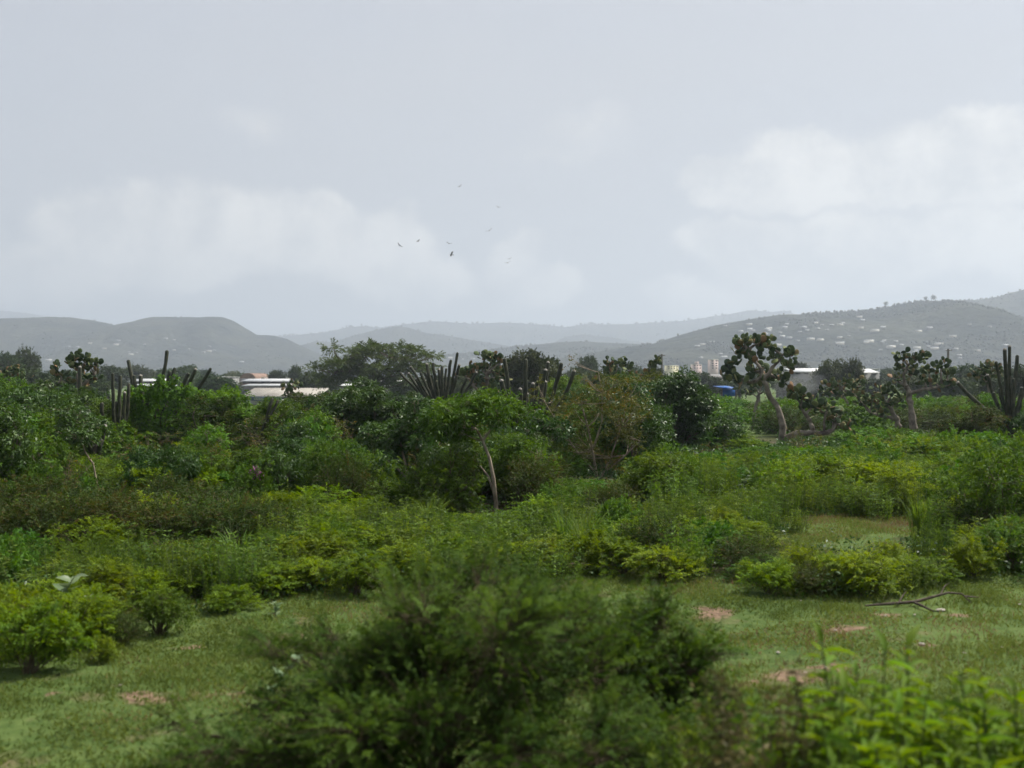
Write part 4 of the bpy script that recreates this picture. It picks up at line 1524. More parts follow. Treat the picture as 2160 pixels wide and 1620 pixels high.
prickly('gnarled prickly pear tree with forked trunk and dense crown near the sheds', 1925, 58,
        [([(1928, 905, 0), (1924, 870, 0), (1916, 845, 0), (1920, 830, 0), (1912, 815, 0)], 0.20, 0.12), ([(1920, 830, 0), (1945, 822, -0.3), (1975, 818, -0.3), (2000, 812, -0.3)], 0.11, 0.05),
         ([(1912, 815, 0), (1905, 795, 0.2), (1915, 770, 0.1)], 0.10, 0.05), ([(1912, 815, 0), (1895, 805, 0.4), (1885, 800, 0.3)], 0.08, 0.05)],
        [(1905, 755, 0, 20, 14), (1930, 757, 0, 22, 16), (1945, 752, -0.2, 14, 8), (1898, 775, 0.2, 18, 12), (1925, 785, 0, 20, 12), (1960, 785, -0.2, 24, 16), (1985, 775, -0.3, 18, 12), (1998, 790, -0.3, 18, 12),
         (2008, 810, -0.3, 16, 9), (1975, 808, -0.2, 18, 9), (1890, 800, 0.3, 18, 10), (1950, 805, 0, 16, 8)], 0.33, 0.2, 52)
prickly('low spreading prickly pear thicket between the tall one and the gnarled one', 1885, 60,
        [([(1896, 905, 0), (1892, 885, 0), (1880, 865, 0), (1870, 850, 0)], 0.18, 0.09), ([(1890, 882, 0), (1860, 880, 0.3), (1835, 870, 0.2)], 0.1, 0.05)],
        [(1860, 830, 0, 22, 13), (1885, 828, 0.2, 20, 12), (1840, 845, 0, 22, 13), (1870, 855, 0, 22, 13), (1820, 850, 0.3, 20, 12), (1900, 845, 0, 16, 9), (1800, 830, 0.3, 20, 11), (1850, 870, 0, 20, 8)], 0.34, 0.18, 53)
prickly('prickly pear with brownish lower pads left of the hazy tree', 1790, 66,
        [([(1800, 895, 0), (1796, 865, 0), (1780, 840, 0), (1775, 820, 0)], 0.16, 0.08)],
        [(1760, 815, 0, 20, 11), (1785, 808, 0, 22, 12), (1805, 820, 0, 20, 11), (1740, 825, 0.2, 20, 11), (1770, 835, 0, 18, 9), (1820, 812, 0.2, 16, 8)], 0.34, 0.16, 54)
prickly('prickly pear tree with tufted crown above the column cacti on dark scrub', 168, 54,
        [([(178, 935, 0), (176, 880, 0), (172, 840, 0), (168, 800, 0), (168, 775, 0)], 0.2, 0.09), ([(172, 840, 0), (150, 820, 0), (130, 800, 0)], 0.1, 0.05), ([(170, 815, 0), (190, 800, 0), (200, 790, 0)], 0.1, 0.05)],
        [(165, 757, 0, 18, 13), (182, 762, 0, 18, 12), (150, 768, 0, 14, 8), (192, 776, 0, 16, 9), (170, 780, 0.2, 18, 11), (118, 775, 0, 14, 9), (128, 795, 0, 18, 11), (205, 765, 0, 8, 4), (195, 800, 0.2, 18, 10), (150, 805, 0, 18, 10), (180, 825, 0.3, 18, 9), (115, 815, 0, 16, 8)], 0.34, 0.2, 55)
prickly('prickly pear tree with rounded head between the two big column cacti', 1030, 58,
        [([(1038, 905, 0), (1034, 870, 0), (1028, 830, 0), (1026, 790, 0)], 0.18, 0.09), ([(1030, 840, 0), (1000, 815, 0), (985, 795, 0)], 0.1, 0.05)],
        [(1022, 757, 0, 18, 13), (1040, 757, 0, 18, 13), (1055, 765, 0, 14, 8), (1015, 778, 0, 18, 12), (1045, 785, 0, 20, 12), (990, 785, 0, 18, 11), (975, 790, 0.2, 16, 9), (1005, 808, 0, 18, 9), (1065, 795, 0, 18, 9), (1035, 815, 0, 20, 10)], 0.34, 0.18, 56)
prickly('prickly pear clump with upright pads behind the sparse yellowish tree', 1290, 62,
        [([(1290, 905, 0), (1290, 850, 0), (1288, 810, 0)], 0.16, 0.08), ([(1290, 850, 0), (1320, 820, 0), (1350, 800, 0)], 0.1, 0.05)],
        [(1285, 770, 0, 16, 11), (1305, 765, 0, 18, 12), (1320, 772, 0, 14, 9), (1290, 790, 0, 18, 11), (1330, 790, 0, 18, 10), (1375, 770, 0, 14, 9), (1385, 765, 0, 12, 8), (1370, 790, 0, 18, 11), (1260, 800, 0.2, 18, 9), (1350, 810, 0, 18, 9)], 0.33, 0.16, 57)
prickly('small prickly pear growing in front of the beige-roofed shed', 612, 75,
        [([(610, 875, 0), (611, 850, 0), (614, 830, 0)], 0.14, 0.07)],
        [(605, 812, 0, 13, 9), (622, 810, 0, 13, 9), (615, 825, 0, 14, 9), (603, 835, 0, 13, 8), (625, 832, 0, 14, 8), (612, 848, 0, 12, 6)], 0.30, 0.14, 58)
prickly('prickly pear with drooping pads just left of the crowded dark columns', 2085, 56,
        [([(2095, 900, 0), (2092, 860, 0), (2086, 820, 0), (2082, 795, 0)], 0.17, 0.08)],
        [(2078, 778, 0, 18, 11), (2095, 775, 0, 16, 10), (2062, 790, 0, 16, 8), (2090, 795, 0, 18, 9), (2108, 785, 0, 14, 7), (2075, 805, 0, 16, 7)], 0.33, 0.17, 59)
prickly('sprawling prickly pear at the picture edge before the tall rounded tree', 18, 60,
        [([(20, 900, 0), (18, 860, 0), (14, 825, 0)], 0.16, 0.08)],
        [(5, 790, 0, 20, 10), (25, 785, 0, 18, 10), (45, 795, 0, 20, 10), (15, 808, 0, 20, 9), (40, 815, 0, 20, 9), (-10, 805, 0, 18, 7)], 0.34, 0.16, 60)
prickly('leaning prickly pear seen behind the trunk of the tall prickly pear', 1592, 66,
        [([(1590, 905, 0), (1588, 880, 0), (1596, 855, 0), (1602, 830, 0)], 0.13, 0.08)],
        [(1590, 815, 0, 16, 8), (1606, 812, 0, 16, 8), (1580, 828, 0, 14, 7), (1618, 826, 0, 14, 7)], 0.33, 0.14, 61)


# ------------------------------------------------------------------ small trees and the vine
def small_tree(label, d, trunks, lobes, leafkey, seed, leaf=0.10, aspect=0.45, tw=34, tl=0.22, m=4, r=0.05, bark='bark', droop=0.5, flat=0.65, dj=0.5, sub=3, br=0.02, name='small_tree', up=0.15, **kw):
    rng = np.random.default_rng(seed)
    base = GP(trunks[0][0][0], d)
    tp = []
    for k, pts in enumerate(trunks):
        P = px_path(pts, d, base)
        if k == 0:
            P[0] = (P[0][0], P[0][1], -0.15)
        tp.append((P, np.linspace(r if k == 0 else r * 0.6, r * 0.4 if k == 0 else r * 0.25, len(P))))
    st, lv = tree_from(rng, tp, px_lobes(rng, lobes, d, base, dj, sub), tw, tl, m, leaf, aspect, flat=flat, branch_r=br, droop=droop, up=up, **kw)
    return put_tree(name, label, base, st, lv, bark, leafkey)


small_tree('small tree on a slim curved pale trunk standing in front of the scrub', 25, [[(1046, 1090), (1046, 1060), (1041, 1010), (1032, 965), (1018, 930), (1005, 905)], [(1045, 1050), (1030, 1005), (1012, 982)], [(1018, 930), (1040, 900), (1062, 880)]],
           [(960, 858, 26), (920, 875, 26), (1000, 848, 24), (1040, 845, 26), (1080, 850, 22), (985, 880, 30), (1030, 872, 30), (1065, 870, 22), (930, 905, 24), (970, 910, 24), (1110, 862, 18), (940, 860, 20)], 'mid', 71, leaf=0.10, aspect=0.36, r=0.058, bark='barkpale', sub=3, tw=30, br=0.016)
small_tree('small tree with slim upright pale trunk left of the curved one', 30, [[(864, 1040), (860, 1010), (853, 970), (845, 940)], [(860, 1010), (835, 985), (808, 965)], [(848, 950), (865, 915), (880, 890)]],
           [(850, 900, 26), (820, 925, 24), (880, 885, 26), (905, 900, 22), (800, 905, 22), (860, 930, 22), (890, 925, 20), (900, 860, 20), (880, 860, 22)], 'gloss', 72, leaf=0.10, r=0.06, bark='barkpale', tw=32)
small_tree('dense glossy-leaved tree with thin stems below the spreading tree', 38, [[(748, 985), (747, 950), (742, 915), (735, 890)], [(747, 950), (765, 915), (790, 890)]],
           [(720, 850, 26), (750, 842, 28), (785, 850, 28), (815, 858, 26), (700, 870, 22), (735, 878, 28), (770, 880, 28), (805, 888, 26), (835, 875, 22), (740, 825, 18), (720, 900, 22), (795, 835, 18), (760, 905, 22)], 'gloss', 73, leaf=0.13, r=0.06, tw=36, tl=0.26, bark='barkpale')
small_tree('small tree with light green shoot tips right of the vine', 40, [[(492, 985), (488, 955), (483, 930), (478, 905)], [(485, 940), (505, 905), (515, 885)]],
           [(430, 838, 22), (455, 845, 24), (480, 838, 26), (505, 850, 24), (525, 868, 22), (470, 868, 28), (500, 880, 26), (440, 870, 24), (420, 860, 20), (480, 905, 24), (515, 900, 20), (455, 895, 22)], 'bright', 74, leaf=0.12, aspect=0.5, r=0.055, bark='barkpale', tw=34)
small_tree('small tree with bent slender trunk among the left-hand scrub', 28, [[(206, 1060), (205, 1030), (200, 1000), (196, 975)], [(197, 980), (180, 955), (172, 930)]],
           [(150, 895, 24), (175, 885, 24), (200, 890, 22), (160, 920, 22), (140, 870, 20), (185, 912, 20), (130, 905, 18)], 'gloss', 75, leaf=0.09, r=0.045, bark='barkpale', tw=28)
small_tree('broad glossy dark-leaved tree with several low stems by the clearing beyond', 48, [[(1420, 965), (1421, 930), (1424, 905), (1430, 880)], [(1421, 945), (1400, 910), (1392, 880)], [(1424, 950), (1460, 918), (1500, 905), (1525, 900)], [(1430, 945), (1450, 925), (1480, 890)]],
           [(1395, 830, 30), (1430, 825, 32), (1465, 835, 30), (1380, 860, 28), (1415, 858, 34), (1455, 865, 34), (1495, 865, 28), (1520, 885, 26), (1540, 905, 22), (1480, 890, 30), (1430, 890, 30), (1515, 915, 20), (1385, 890, 24), (1440, 805, 22), (1410, 808, 22), (1550, 925, 14)], 'gloss', 76, leaf=0.15, r=0.10, tw=40, tl=0.32, br=0.03)
small_tree('airy yellowish tree with thin pale twigs showing through', 32, [[(1262, 1050), (1258, 1000), (1250, 950), (1240, 900), (1225, 850)], [(1262, 1020), (1290, 960), (1310, 900), (1325, 840)], [(1258, 1000), (1215, 950), (1185, 905), (1150, 850)], [(1250, 950), (1270, 890), (1270, 830), (1262, 785)], [(1270, 1000), (1320, 960), (1350, 930)]],
           [(1160, 850, 24), (1190, 875, 28), (1180, 915, 28), (1220, 850, 28), (1225, 900, 30), (1255, 830, 26), (1265, 870, 30), (1300, 840, 28), (1310, 880, 28), (1335, 850, 24), (1290, 920, 30), (1240, 950, 30), (1200, 950, 26), (1330, 920, 26), (1345, 890, 22), (1275, 800, 20), (1230, 790, 16), (1315, 805, 20), (1290, 970, 26), (1210, 760, 10),
            (1145, 815, 14), (1350, 800, 16)], 'sparse', 77, leaf=0.075, aspect=0.5, tw=15, tl=0.30, m=4, r=0.05, bark='barkpale', br=0.014, flat=0.9, up=0.4, droop=0.2)
small_tree('dark mimosa tree with flat layered sprays leaning from the crowded columns', 44, [[(2128, 960), (2110, 935), (2085, 915), (2050, 905)], [(2110, 935), (2060, 925), (2000, 925)]],
           [(2060, 870, 26), (2030, 885, 26), (2000, 900, 24), (2070, 900, 28), (2040, 912, 26), (2010, 920, 22), (2090, 885, 24), (1985, 915, 16)], 'dark', 78, leaf=0.08, tw=40, flat=0.3, r=0.07, tl=0.28, m=6, up=0.05, droop=0.05)
small_tree('dense dark tree with deep shade beneath against the left scrub', 37, [[(60, 1010), (58, 970), (50, 930), (45, 900)], [(58, 970), (85, 930), (100, 905)], [(55, 960), (25, 930), (10, 905)]],
           [(10, 870, 36), (45, 850, 36), (80, 860, 34), (110, 875, 32), (20, 905, 36), (60, 895, 38), (100, 910, 34), (130, 915, 26), (-10, 890, 34), (20, 840, 28), (70, 835, 24), (0, 935, 30), (50, 940, 30), (110, 945, 26), (-30, 860, 34), (-40, 910, 34)], 'gloss', 79, leaf=0.11, r=0.1, tw=44, tl=0.28, m=5, br=0.03)
small_tree('scrubby leafy tree behind the white-tipped column cactus', 55, [[(1180, 940), (1182, 900), (1190, 870)]], [(1170, 815, 24), (1200, 805, 26), (1225, 820, 24), (1180, 845, 28), (1215, 850, 26), (1160, 860, 22), (1235, 845, 20)], 'mid', 80, leaf=0.14, r=0.07, tw=30, tl=0.3)
small_tree('rounded dark tree between the shed with blue sign and the fan-shaped cactus', 62, [[(770, 930), (772, 880), (775, 850)]], [(730, 835, 24), (765, 825, 26), (800, 830, 26), (825, 840, 22), (750, 855, 26), (790, 858, 26)], 'gloss', 81, leaf=0.16, r=0.08, tw=30, tl=0.34)
small_tree('bushy mid-green tree to the right of the leaning slender columns', 46, [[(640, 990), (642, 940), (645, 905)]], [(610, 895, 30), (645, 880, 32), (680, 895, 30), (620, 925, 30), (660, 925, 32), (690, 930, 26), (600, 940, 26)], 'mid', 82, leaf=0.11, r=0.07, tw=40, tl=0.28, m=5)
small_tree('upright olive tree between the leafy tree and the glossy broad tree', 58, [[(1360, 925), (1358, 880), (1355, 840)]], [(1340, 815, 24), (1365, 800, 24), (1350, 840, 26), (1375, 830, 22), (1330, 850, 24)], 'sparse', 83, leaf=0.13, r=0.07, tw=28, tl=0.32)


small_tree('slim pale-stemmed tree between the leaning slender columns and the dense glossy tree', 33, [[(668, 1022), (664, 980), (655, 945), (650, 915)], [(664, 980), (682, 945), (690, 925)]],
           [(640, 900, 24), (668, 893, 24), (692, 905, 22), (650, 925, 20), (625, 915, 18)], 'mid', 84, leaf=0.10, r=0.045, bark='barkpale', tw=26)
small_tree('slim tree with diagonal pale stem between the two slender-trunked trees', 31, [[(948, 1020), (930, 985), (912, 955), (900, 925)], [(930, 985), (938, 950), (948, 925)]],
           [(895, 905, 22), (925, 900, 22), (950, 912, 20), (910, 925, 18)], 'gloss', 85, leaf=0.10, r=0.04, bark='barkpale', tw=24)
small_tree('slim leaning tree with glossy crown right of the slim curved trunk', 31, [[(1135, 1030), (1130, 985), (1140, 940), (1150, 905)], [(1132, 990), (1115, 950), (1108, 925)]],
           [(1140, 890, 24), (1165, 900, 22), (1112, 905, 22), (1135, 915, 20), (1180, 915, 16)], 'gloss', 86, leaf=0.11, r=0.045, bark='barkpale', tw=26)
small_tree('slim tree with feathery crown below the vine', 32, [[(425, 1025), (428, 990), (436, 955), (440, 930)]],
           [(420, 925, 22), (445, 915, 24), (465, 930, 20), (435, 945, 20)], 'bright', 87, leaf=0.09, r=0.04, bark='barkpale', tw=26)


def vine():
    d = 41
    base = GP(335, d)
    rng = np.random.default_rng(91)
    t = thing('climbing_vine', 'bright green vine draped over the cactus with the long leaning column', 'vine', base)
    S, Dn = [], []
    for (px, py, rx, ry, n) in ((335, 880, 62, 60, 900), (300, 850, 24, 40, 260), (350, 830, 40, 30, 320), (372, 930, 26, 40, 300), (300, 920, 30, 45, 260), (275, 840, 7, 30, 70), (338, 805, 9, 16, 60), (368, 805, 9, 14, 60), (400, 825, 16, 14, 90), (345, 930, 40, 40, 300), (285, 890, 10, 40, 90)):
        dr = unit(rng.normal(0, 1, (n, 3)))
        dr[:, 1] = -np.abs(dr[:, 1]) * np.where(rng.random(n) < 0.75, 1, -1)
        c = W(px, py, d) - base
        rr = np.array([rx / F * d, 0.55 * rx / F * d, ry / F * d])
        lump = 1 + 0.25 * np.sin(dr[:, 0] * 6 + px) * np.sin(dr[:, 2] * 7)
        S.append(np.array(c) + dr * rr * (lump * rng.uniform(0.75, 1.08, n))[:, None])
        Dn.append(dr)
    S, Dn = np.concatenate(S), np.concatenate(Dn)
    n = len(S)
    down = unit(rng.normal(0, 0.6, (n, 3)) + np.array([0, 0, -0.7]) + Dn * 0.3)
    P = np.concatenate([S, S + rng.normal(0, 0.06, (n, 3))])
    D2 = np.concatenate([down, unit(down + rng.normal(0, 0.5, (n, 3)))])
    U2 = np.concatenate([Dn, Dn]) + rng.normal(0, 0.35, (2 * n, 3)) + np.array([0, 0, 0.45])
    ln = rng.uniform(0.08, 0.15, 2 * n)
    V, Fc = leaves_from(P, D2, unit(U2), ln, ln * 0.85)
    ob('foliage', mk('vine_leaf', V, Fc, M['vine'], np.repeat(rng.uniform(0, 1, 2 * n), 4)), t)
    st = []
    for k in range(10):
        a = np.array([rng.normal(0, 0.3), rng.normal(0, 0.2), -0.05])
        b = S[rng.integers(0, 900)]
        st.append(tube(bez(a, (a + b) / 2 + rng.normal(0, 0.3, 3), b, 7), 0.012, 4))
    part('stem', st, M['twig'], t)


vine()

# ------------------------------------------------------------------ hand-placed shrubs
PLACED = []


def shrub(kind, px, py_base, wpx, hpx, label, group=None, i=None):
    d = F * H / (py_base - YH)
    b = GP(px, d)
    sz = random.uniform(0.72, 1.0) if kind == 'yg' else 1.0
    K[kind].place(b, label, group, hpx / F * d * sz, wpx / F * d * (0.88 if kind == 'yg' else 1.0), None, i)
    PLACED.append((b.x, b.y, wpx / F * d / 2))


for (px, py, w, h) in ((40, 1165, 210, 130), (150, 1155, 230, 135), (270, 1150, 220, 120), (360, 1160, 240, 130), (470, 1155, 230, 125), (545, 1150, 170, 110), (215, 1120, 220, 110), (430, 1110, 230, 100), (90, 1110, 220, 110)):
    shrub('dark', px, py, w, h, 'dark olive thorn shrub with russet tips in the belt left of the clearing', 'dark thorn shrubs in a belt')
for (px, py, w, h) in ((2120, 1150, 200, 190), (2040, 1110, 180, 130), (2150, 1085, 200, 170), (2080, 1060, 190, 110), (2150, 1215, 180, 110)):
    shrub('mid', px, py, w, h, 'dense dark green shrub at the far side of the small grassy gap', 'dense shrubs beside the small grassy gap')
for (px, py, w, h) in ((1625, 1252, 150, 95), (1690, 1235, 120, 90), (1830, 1265, 190, 120), (1765, 1250, 120, 90), (1885, 1215, 120, 75), (1580, 1225, 70, 50)):
    shrub('yg', px, py, w, h, 'bushy yellow-green shrub in the island of shrubs on the grass', 'yellow-green shrubs of the island on the grass')
for (px, py, w, h) in ((1405, 1220, 190, 100), (1320, 1205, 170, 95), (1240, 1195, 160, 90), (1465, 1205, 90, 70), (1150, 1190, 170, 80), (1350, 1170, 190, 80), (1480, 1150, 180, 70), (1270, 1150, 180, 80)):
    shrub('yg', px, py, w, h, 'yellow-green feathery shrub in the bank behind the big dark bush', 'feathery shrubs behind the big dark bush')
for (px, py, w, h) in ((60, 1425, 250, 190), (-20, 1400, 220, 180), (150, 1370, 220, 140), (30, 1330, 230, 130), (190, 1320, 190, 110), (110, 1280, 200, 90), (225, 1400, 80, 55)):
    shrub('yg', px, py, w, h, 'large yellow-green shrub in the clump beside the short turf', 'yellow-green clump beside the short turf')
shrub('mid', 335, 1330, 150, 100, 'dark green rounded shrub standing next to the yellow-green clump')
shrub('dark', 255, 1360, 110, 80, 'greyish olive bush between the yellow-green clump and rounded shrub')
for (px, py, w, h) in ((330, 1260, 170, 90), (410, 1235, 190, 90), (480, 1270, 160, 70), (560, 1240, 180, 80), (650, 1235, 190, 90), (750, 1245, 190, 90), (700, 1200, 190, 90), (840, 1220, 190, 90), (930, 1205, 190, 85), (620, 1190, 170, 80), (800, 1175, 190, 80), (900, 1165, 190, 75),
                       (1010, 1180, 180, 75), (1070, 1165, 170, 70), (240, 1230, 170, 80), (150, 1215, 150, 80), (1560, 1145, 150, 60)):
    shrub('yg', px, py, w, h, 'low yellow-green shrub in the band along the edge of the turf', 'low shrubs along the turf edge')


for (px, py, w, h) in ((15, 1212, 80, 95), (60, 1225, 80, 95), (115, 1208, 80, 90), (165, 1222, 80, 90), (215, 1205, 80, 92), (262, 1218, 80, 90), (305, 1208, 80, 88), (350, 1222, 70, 75), (545, 1222, 80, 80), (590, 1238, 80, 75), (635, 1215, 80, 80), (690, 1230, 70, 62)):
    shrub('weed', px, py, w, h, 'upright pale weed clump between the dark thorn belt and the turf', 'weed clumps before the thorn belt')
for (px, py, w, h) in ((1400, 1125, 80, 70), (1450, 1110, 80, 72), (1500, 1118, 80, 75), (1560, 1105, 80, 80), (1610, 1112, 80, 76), (1650, 1098, 80, 80), (1700, 1088, 80, 70), (1760, 1085, 80, 72), (1820, 1088, 80, 70), (1880, 1086, 80, 72), (1930, 1090, 80, 75), (1980, 1150, 80, 95), (2000, 1185, 80, 80), (1955, 1190, 70, 70)):
    shrub('weed', px, py, w, h, 'upright weed clump bordering the small grassy gap', 'weed clumps around the small grassy gap')


# ------------------------------------------------------------------ filling scrub, by belts
def in_poly(px, py, poly):
    r = False
    j = len(poly) - 1
    for i in range(len(poly)):
        xi, yi = poly[i]
        xj, yj = poly[j]
        if (yi > py) != (yj > py) and px < (xj - xi) * (py - yi) / (yj - yi) + xi:
            r = not r
        j = i
    return r


CLEAR_A = [(-400, 1460), (0, 1445), (250, 1420), (300, 1345), (450, 1300), (480, 1282), (640, 1270), (900, 1250), (1180, 1225), (1480, 1222), (1510, 1195), (1555, 1195), (1560, 1255), (1800, 1285), (1990, 1235), (2060, 1240), (2600, 1225), (2600, 2500), (-400, 2500)]
CLEAR_B = [(1660, 1105), (1720, 1092), (1960, 1096), (1965, 1120), (1900, 1150), (1900, 1180), (1690, 1170)]
CLEAR_C = [(1555, 890), (1640, 893), (1640, 948), (1570, 935)]
CLEAR_D = [(780, 895), (820, 895), (815, 925), (785, 925)]


def clear(px, py, m=0):
    return any(in_poly(px, py + m, P) for P in (CLEAR_A, CLEAR_B, CLEAR_C))


NEAR_LIM = ([-300, 0, 150, 400, 600, 800, 1000, 1350, 1450, 1550, 1640, 1760, 2000, 2160, 2500], [945, 945, 950, 940, 930, 930, 945, 945, 938, 938, 948, 935, 940, 935, 930])
MID_LIM = ([-300, 0, 200, 400, 600, 800, 1000, 1200, 1380, 1450, 1640, 1760, 2000, 2160, 2500], [872, 875, 895, 885, 868, 878, 885, 882, 890, 930, 940, 912, 895, 890, 890])
FAR_LIM = ([-300, 0, 200, 400, 500, 640, 780, 900, 1100, 1400, 1500, 1560, 1660, 1800, 2000, 2160, 2500], [830, 830, 850, 850, 868, 858, 870, 870, 860, 855, 846, 842, 842, 840, 830, 840, 850])


# places where a low foreground leaves a trunk, a cactus or a grassy gap in view: (column from, to, nearer than d, row)
KEEP = [(1005, 1070, 26.5, 1078), (835, 885, 31, 1022), (185, 222, 29, 1045), (470, 505, 40, 965), (275, 400, 40.5, 945), (150, 262, 39, 955), (520, 590, 37.5, 945), (1060, 1180, 39.5, 918), 
        (735, 760, 38, 930), (1190, 1335, 35, 1010), (1390, 1560, 47, 955), (1660, 1960, 19.8, 1172), (2095, 2165, 47, 945), (1600, 1820, 51, 940), (1870, 1960, 57, 905)]


def sight(px, d, w=0):
    return max([k[3] for k in KEEP if k[0] - w < px < k[1] + w and d < k[2]], default=0)


def limit(px, d):
    return max(limit0(px, d), sight(px, d, 0.33 * F / d))


def limit0(px, d):
    n = float(vnoise(px / 70.0, 3.3, 8)) * 60 + float(vnoise(px / 25.0, 7.1, 9)) * 26
    if d < 34:
        return float(np.interp(px, *NEAR_LIM)) + n * 0.7
    if d < 60:
        return float(np.interp(px, *MID_LIM)) + n
    return float(np.interp(px, *FAR_LIM)) + n * 0.35


LABELS = {
    ('yg', 0): ('low feathery yellow-green shrub in the scrub just behind the turf', 'feathery shrubs behind the turf'),
    ('weed', 0): ('upright leafy weed clump in the scrub just behind the turf', 'weed clumps behind the turf'),
    ('blades', 0): ('clump of tall arching grass in the scrub just behind the turf', 'tall grass behind the turf'),
    ('mid', 0): ('small mid-green shrub in the scrub just behind the turf', 'small green shrubs behind the turf'),
    ('dark', 0): ('small olive thorn shrub in the scrub just behind the turf', 'small thorn shrubs behind the turf'),
    ('bright', 0): ('small broad-leaved green shrub in the scrub just behind the turf', 'small leafy shrubs behind the turf'),
    ('yg', 1): ('feathery yellow-green shrub in the middle belt of scrub before the cacti', 'feathery shrubs before the cacti'),
    ('weed', 1): ('upright weed clump in the middle belt of scrub before the cacti', 'weed clumps before the cacti'),
    ('blades', 1): ('tall grass clump in the middle belt of scrub before the cacti', 'tall grass before the cacti'),
    ('mid', 1): ('bushy mid-green shrub in the middle belt of scrub before the cacti', 'bushy green shrubs before the cacti'),
    ('dark', 1): ('dark thorn shrub in the middle belt of scrub before the cacti', 'dark thorn shrubs before the cacti'),
    ('bright', 1): ('fresh green broad-leaved shrub in the belt of scrub before the cacti', 'leafy shrubs before the cacti'),
    ('yg', 2): ('yellow-green shrub in the belt of scrub among the cacti', 'yellow-green shrubs among the cacti'),
    ('mid', 2): ('bushy green shrub in the belt of scrub among the cacti', 'bushy green shrubs among the cacti'),
    ('dark', 2): ('dark thorn shrub in the belt of scrub among the cacti', 'dark thorn shrubs among the cacti'),
    ('bright', 2): ('fresh green leafy shrub in the belt of scrub among the cacti', 'leafy shrubs among the cacti'),
    ('mid', 3): ('green shrub on the far plain between the cacti and the sheds', 'green shrubs on the far plain'),
    ('dark', 3): ('dark shrub on the far plain between the cacti and the sheds', 'dark shrubs on the far plain'),
    ('bright', 3): ('light green shrub on the far plain between the cacti and the sheds', 'light green shrubs on the far plain'),
}
LANDMARKS = [(203, 34, 'the low forked cactus'), (247, 40, 'the upright dark cactus columns'), (335, 41, 'the vine'), (528, 38, 'the leaning slender columns'), (492, 40, 'the tree with light shoot tips'),
             (640, 46, 'the bushy mid-green tree'), (748, 38, 'the dense glossy tree'), (864, 30, 'the slim upright pale trunk'), (935, 55, 'the candelabra cactus'), (1046, 25, 'the slim curved trunk'),
             (1105, 40, 'the white-tipped cactus'), (1262, 32, 'the airy yellowish tree'), (1420, 48, 'the broad glossy tree'), (1649, 52, 'the tall prickly pear'), (1800, 64, 'the brownish prickly pear'),
             (1925, 58, 'the gnarled prickly pear'), (2132, 48, 'the crowded dark columns'), (60, 37, 'the dense dark tree'), (1800, 22, 'the small grassy gap'), (2100, 22, 'the dense edge shrubs'),
             (1700, 15.5, 'the shrub island on the grass'), (1350, 17, 'the shrub bank'), (300, 19.5, 'the dark thorn belt'), (100, 14.5, 'the yellow-green clump'), (700, 16.5, 'the low turf-edge shrubs'),
             (575, 205, 'the beige-roofed shed'), (800, 150, 'the spreading tree'), (1120, 108, 'the dome-shaped tree'), (1538, 118, 'the blue tarpaulin'), (1750, 165, 'the hazy open-crowned tree'),
             (1465, 230, 'the long grey shed'), (2040, 170, 'the far utility pole'), (58, 225, 'the tall far rounded tree')]
NOUN = {'yg': 'feathery yellow-green shrub', 'weed': 'upright weed clump', 'blades': 'arching grass clump', 'mid': 'mid-green shrub', 'dark': 'dark thorn shrub', 'bright': 'fresh green leafy shrub'}


def locate(kind, b, h, w, hr):
    best = min(LANDMARKS, key=lambda l: math.hypot(((l[0] - 1080) / F * l[1] - b.x), (l[1] - b.y)))
    dy = best[1] - b.y
    lx = (best[0] - 1080) / F * best[1]
    rl = 'beside' if abs(dy) < abs(lx - b.x) else ('standing before' if dy > 0 else 'beyond')
    size = 'tall ' if h > hr[0] + 0.62 * (hr[1] - hr[0]) else ('low ' if h < hr[0] + 0.25 * (hr[1] - hr[0]) else '')
    if w > 1.5 * h:
        size += 'wide '
    return size + NOUN[kind] + ' ' + rl + ' ' + best[2], NOUN[kind] + 's around ' + best[2]


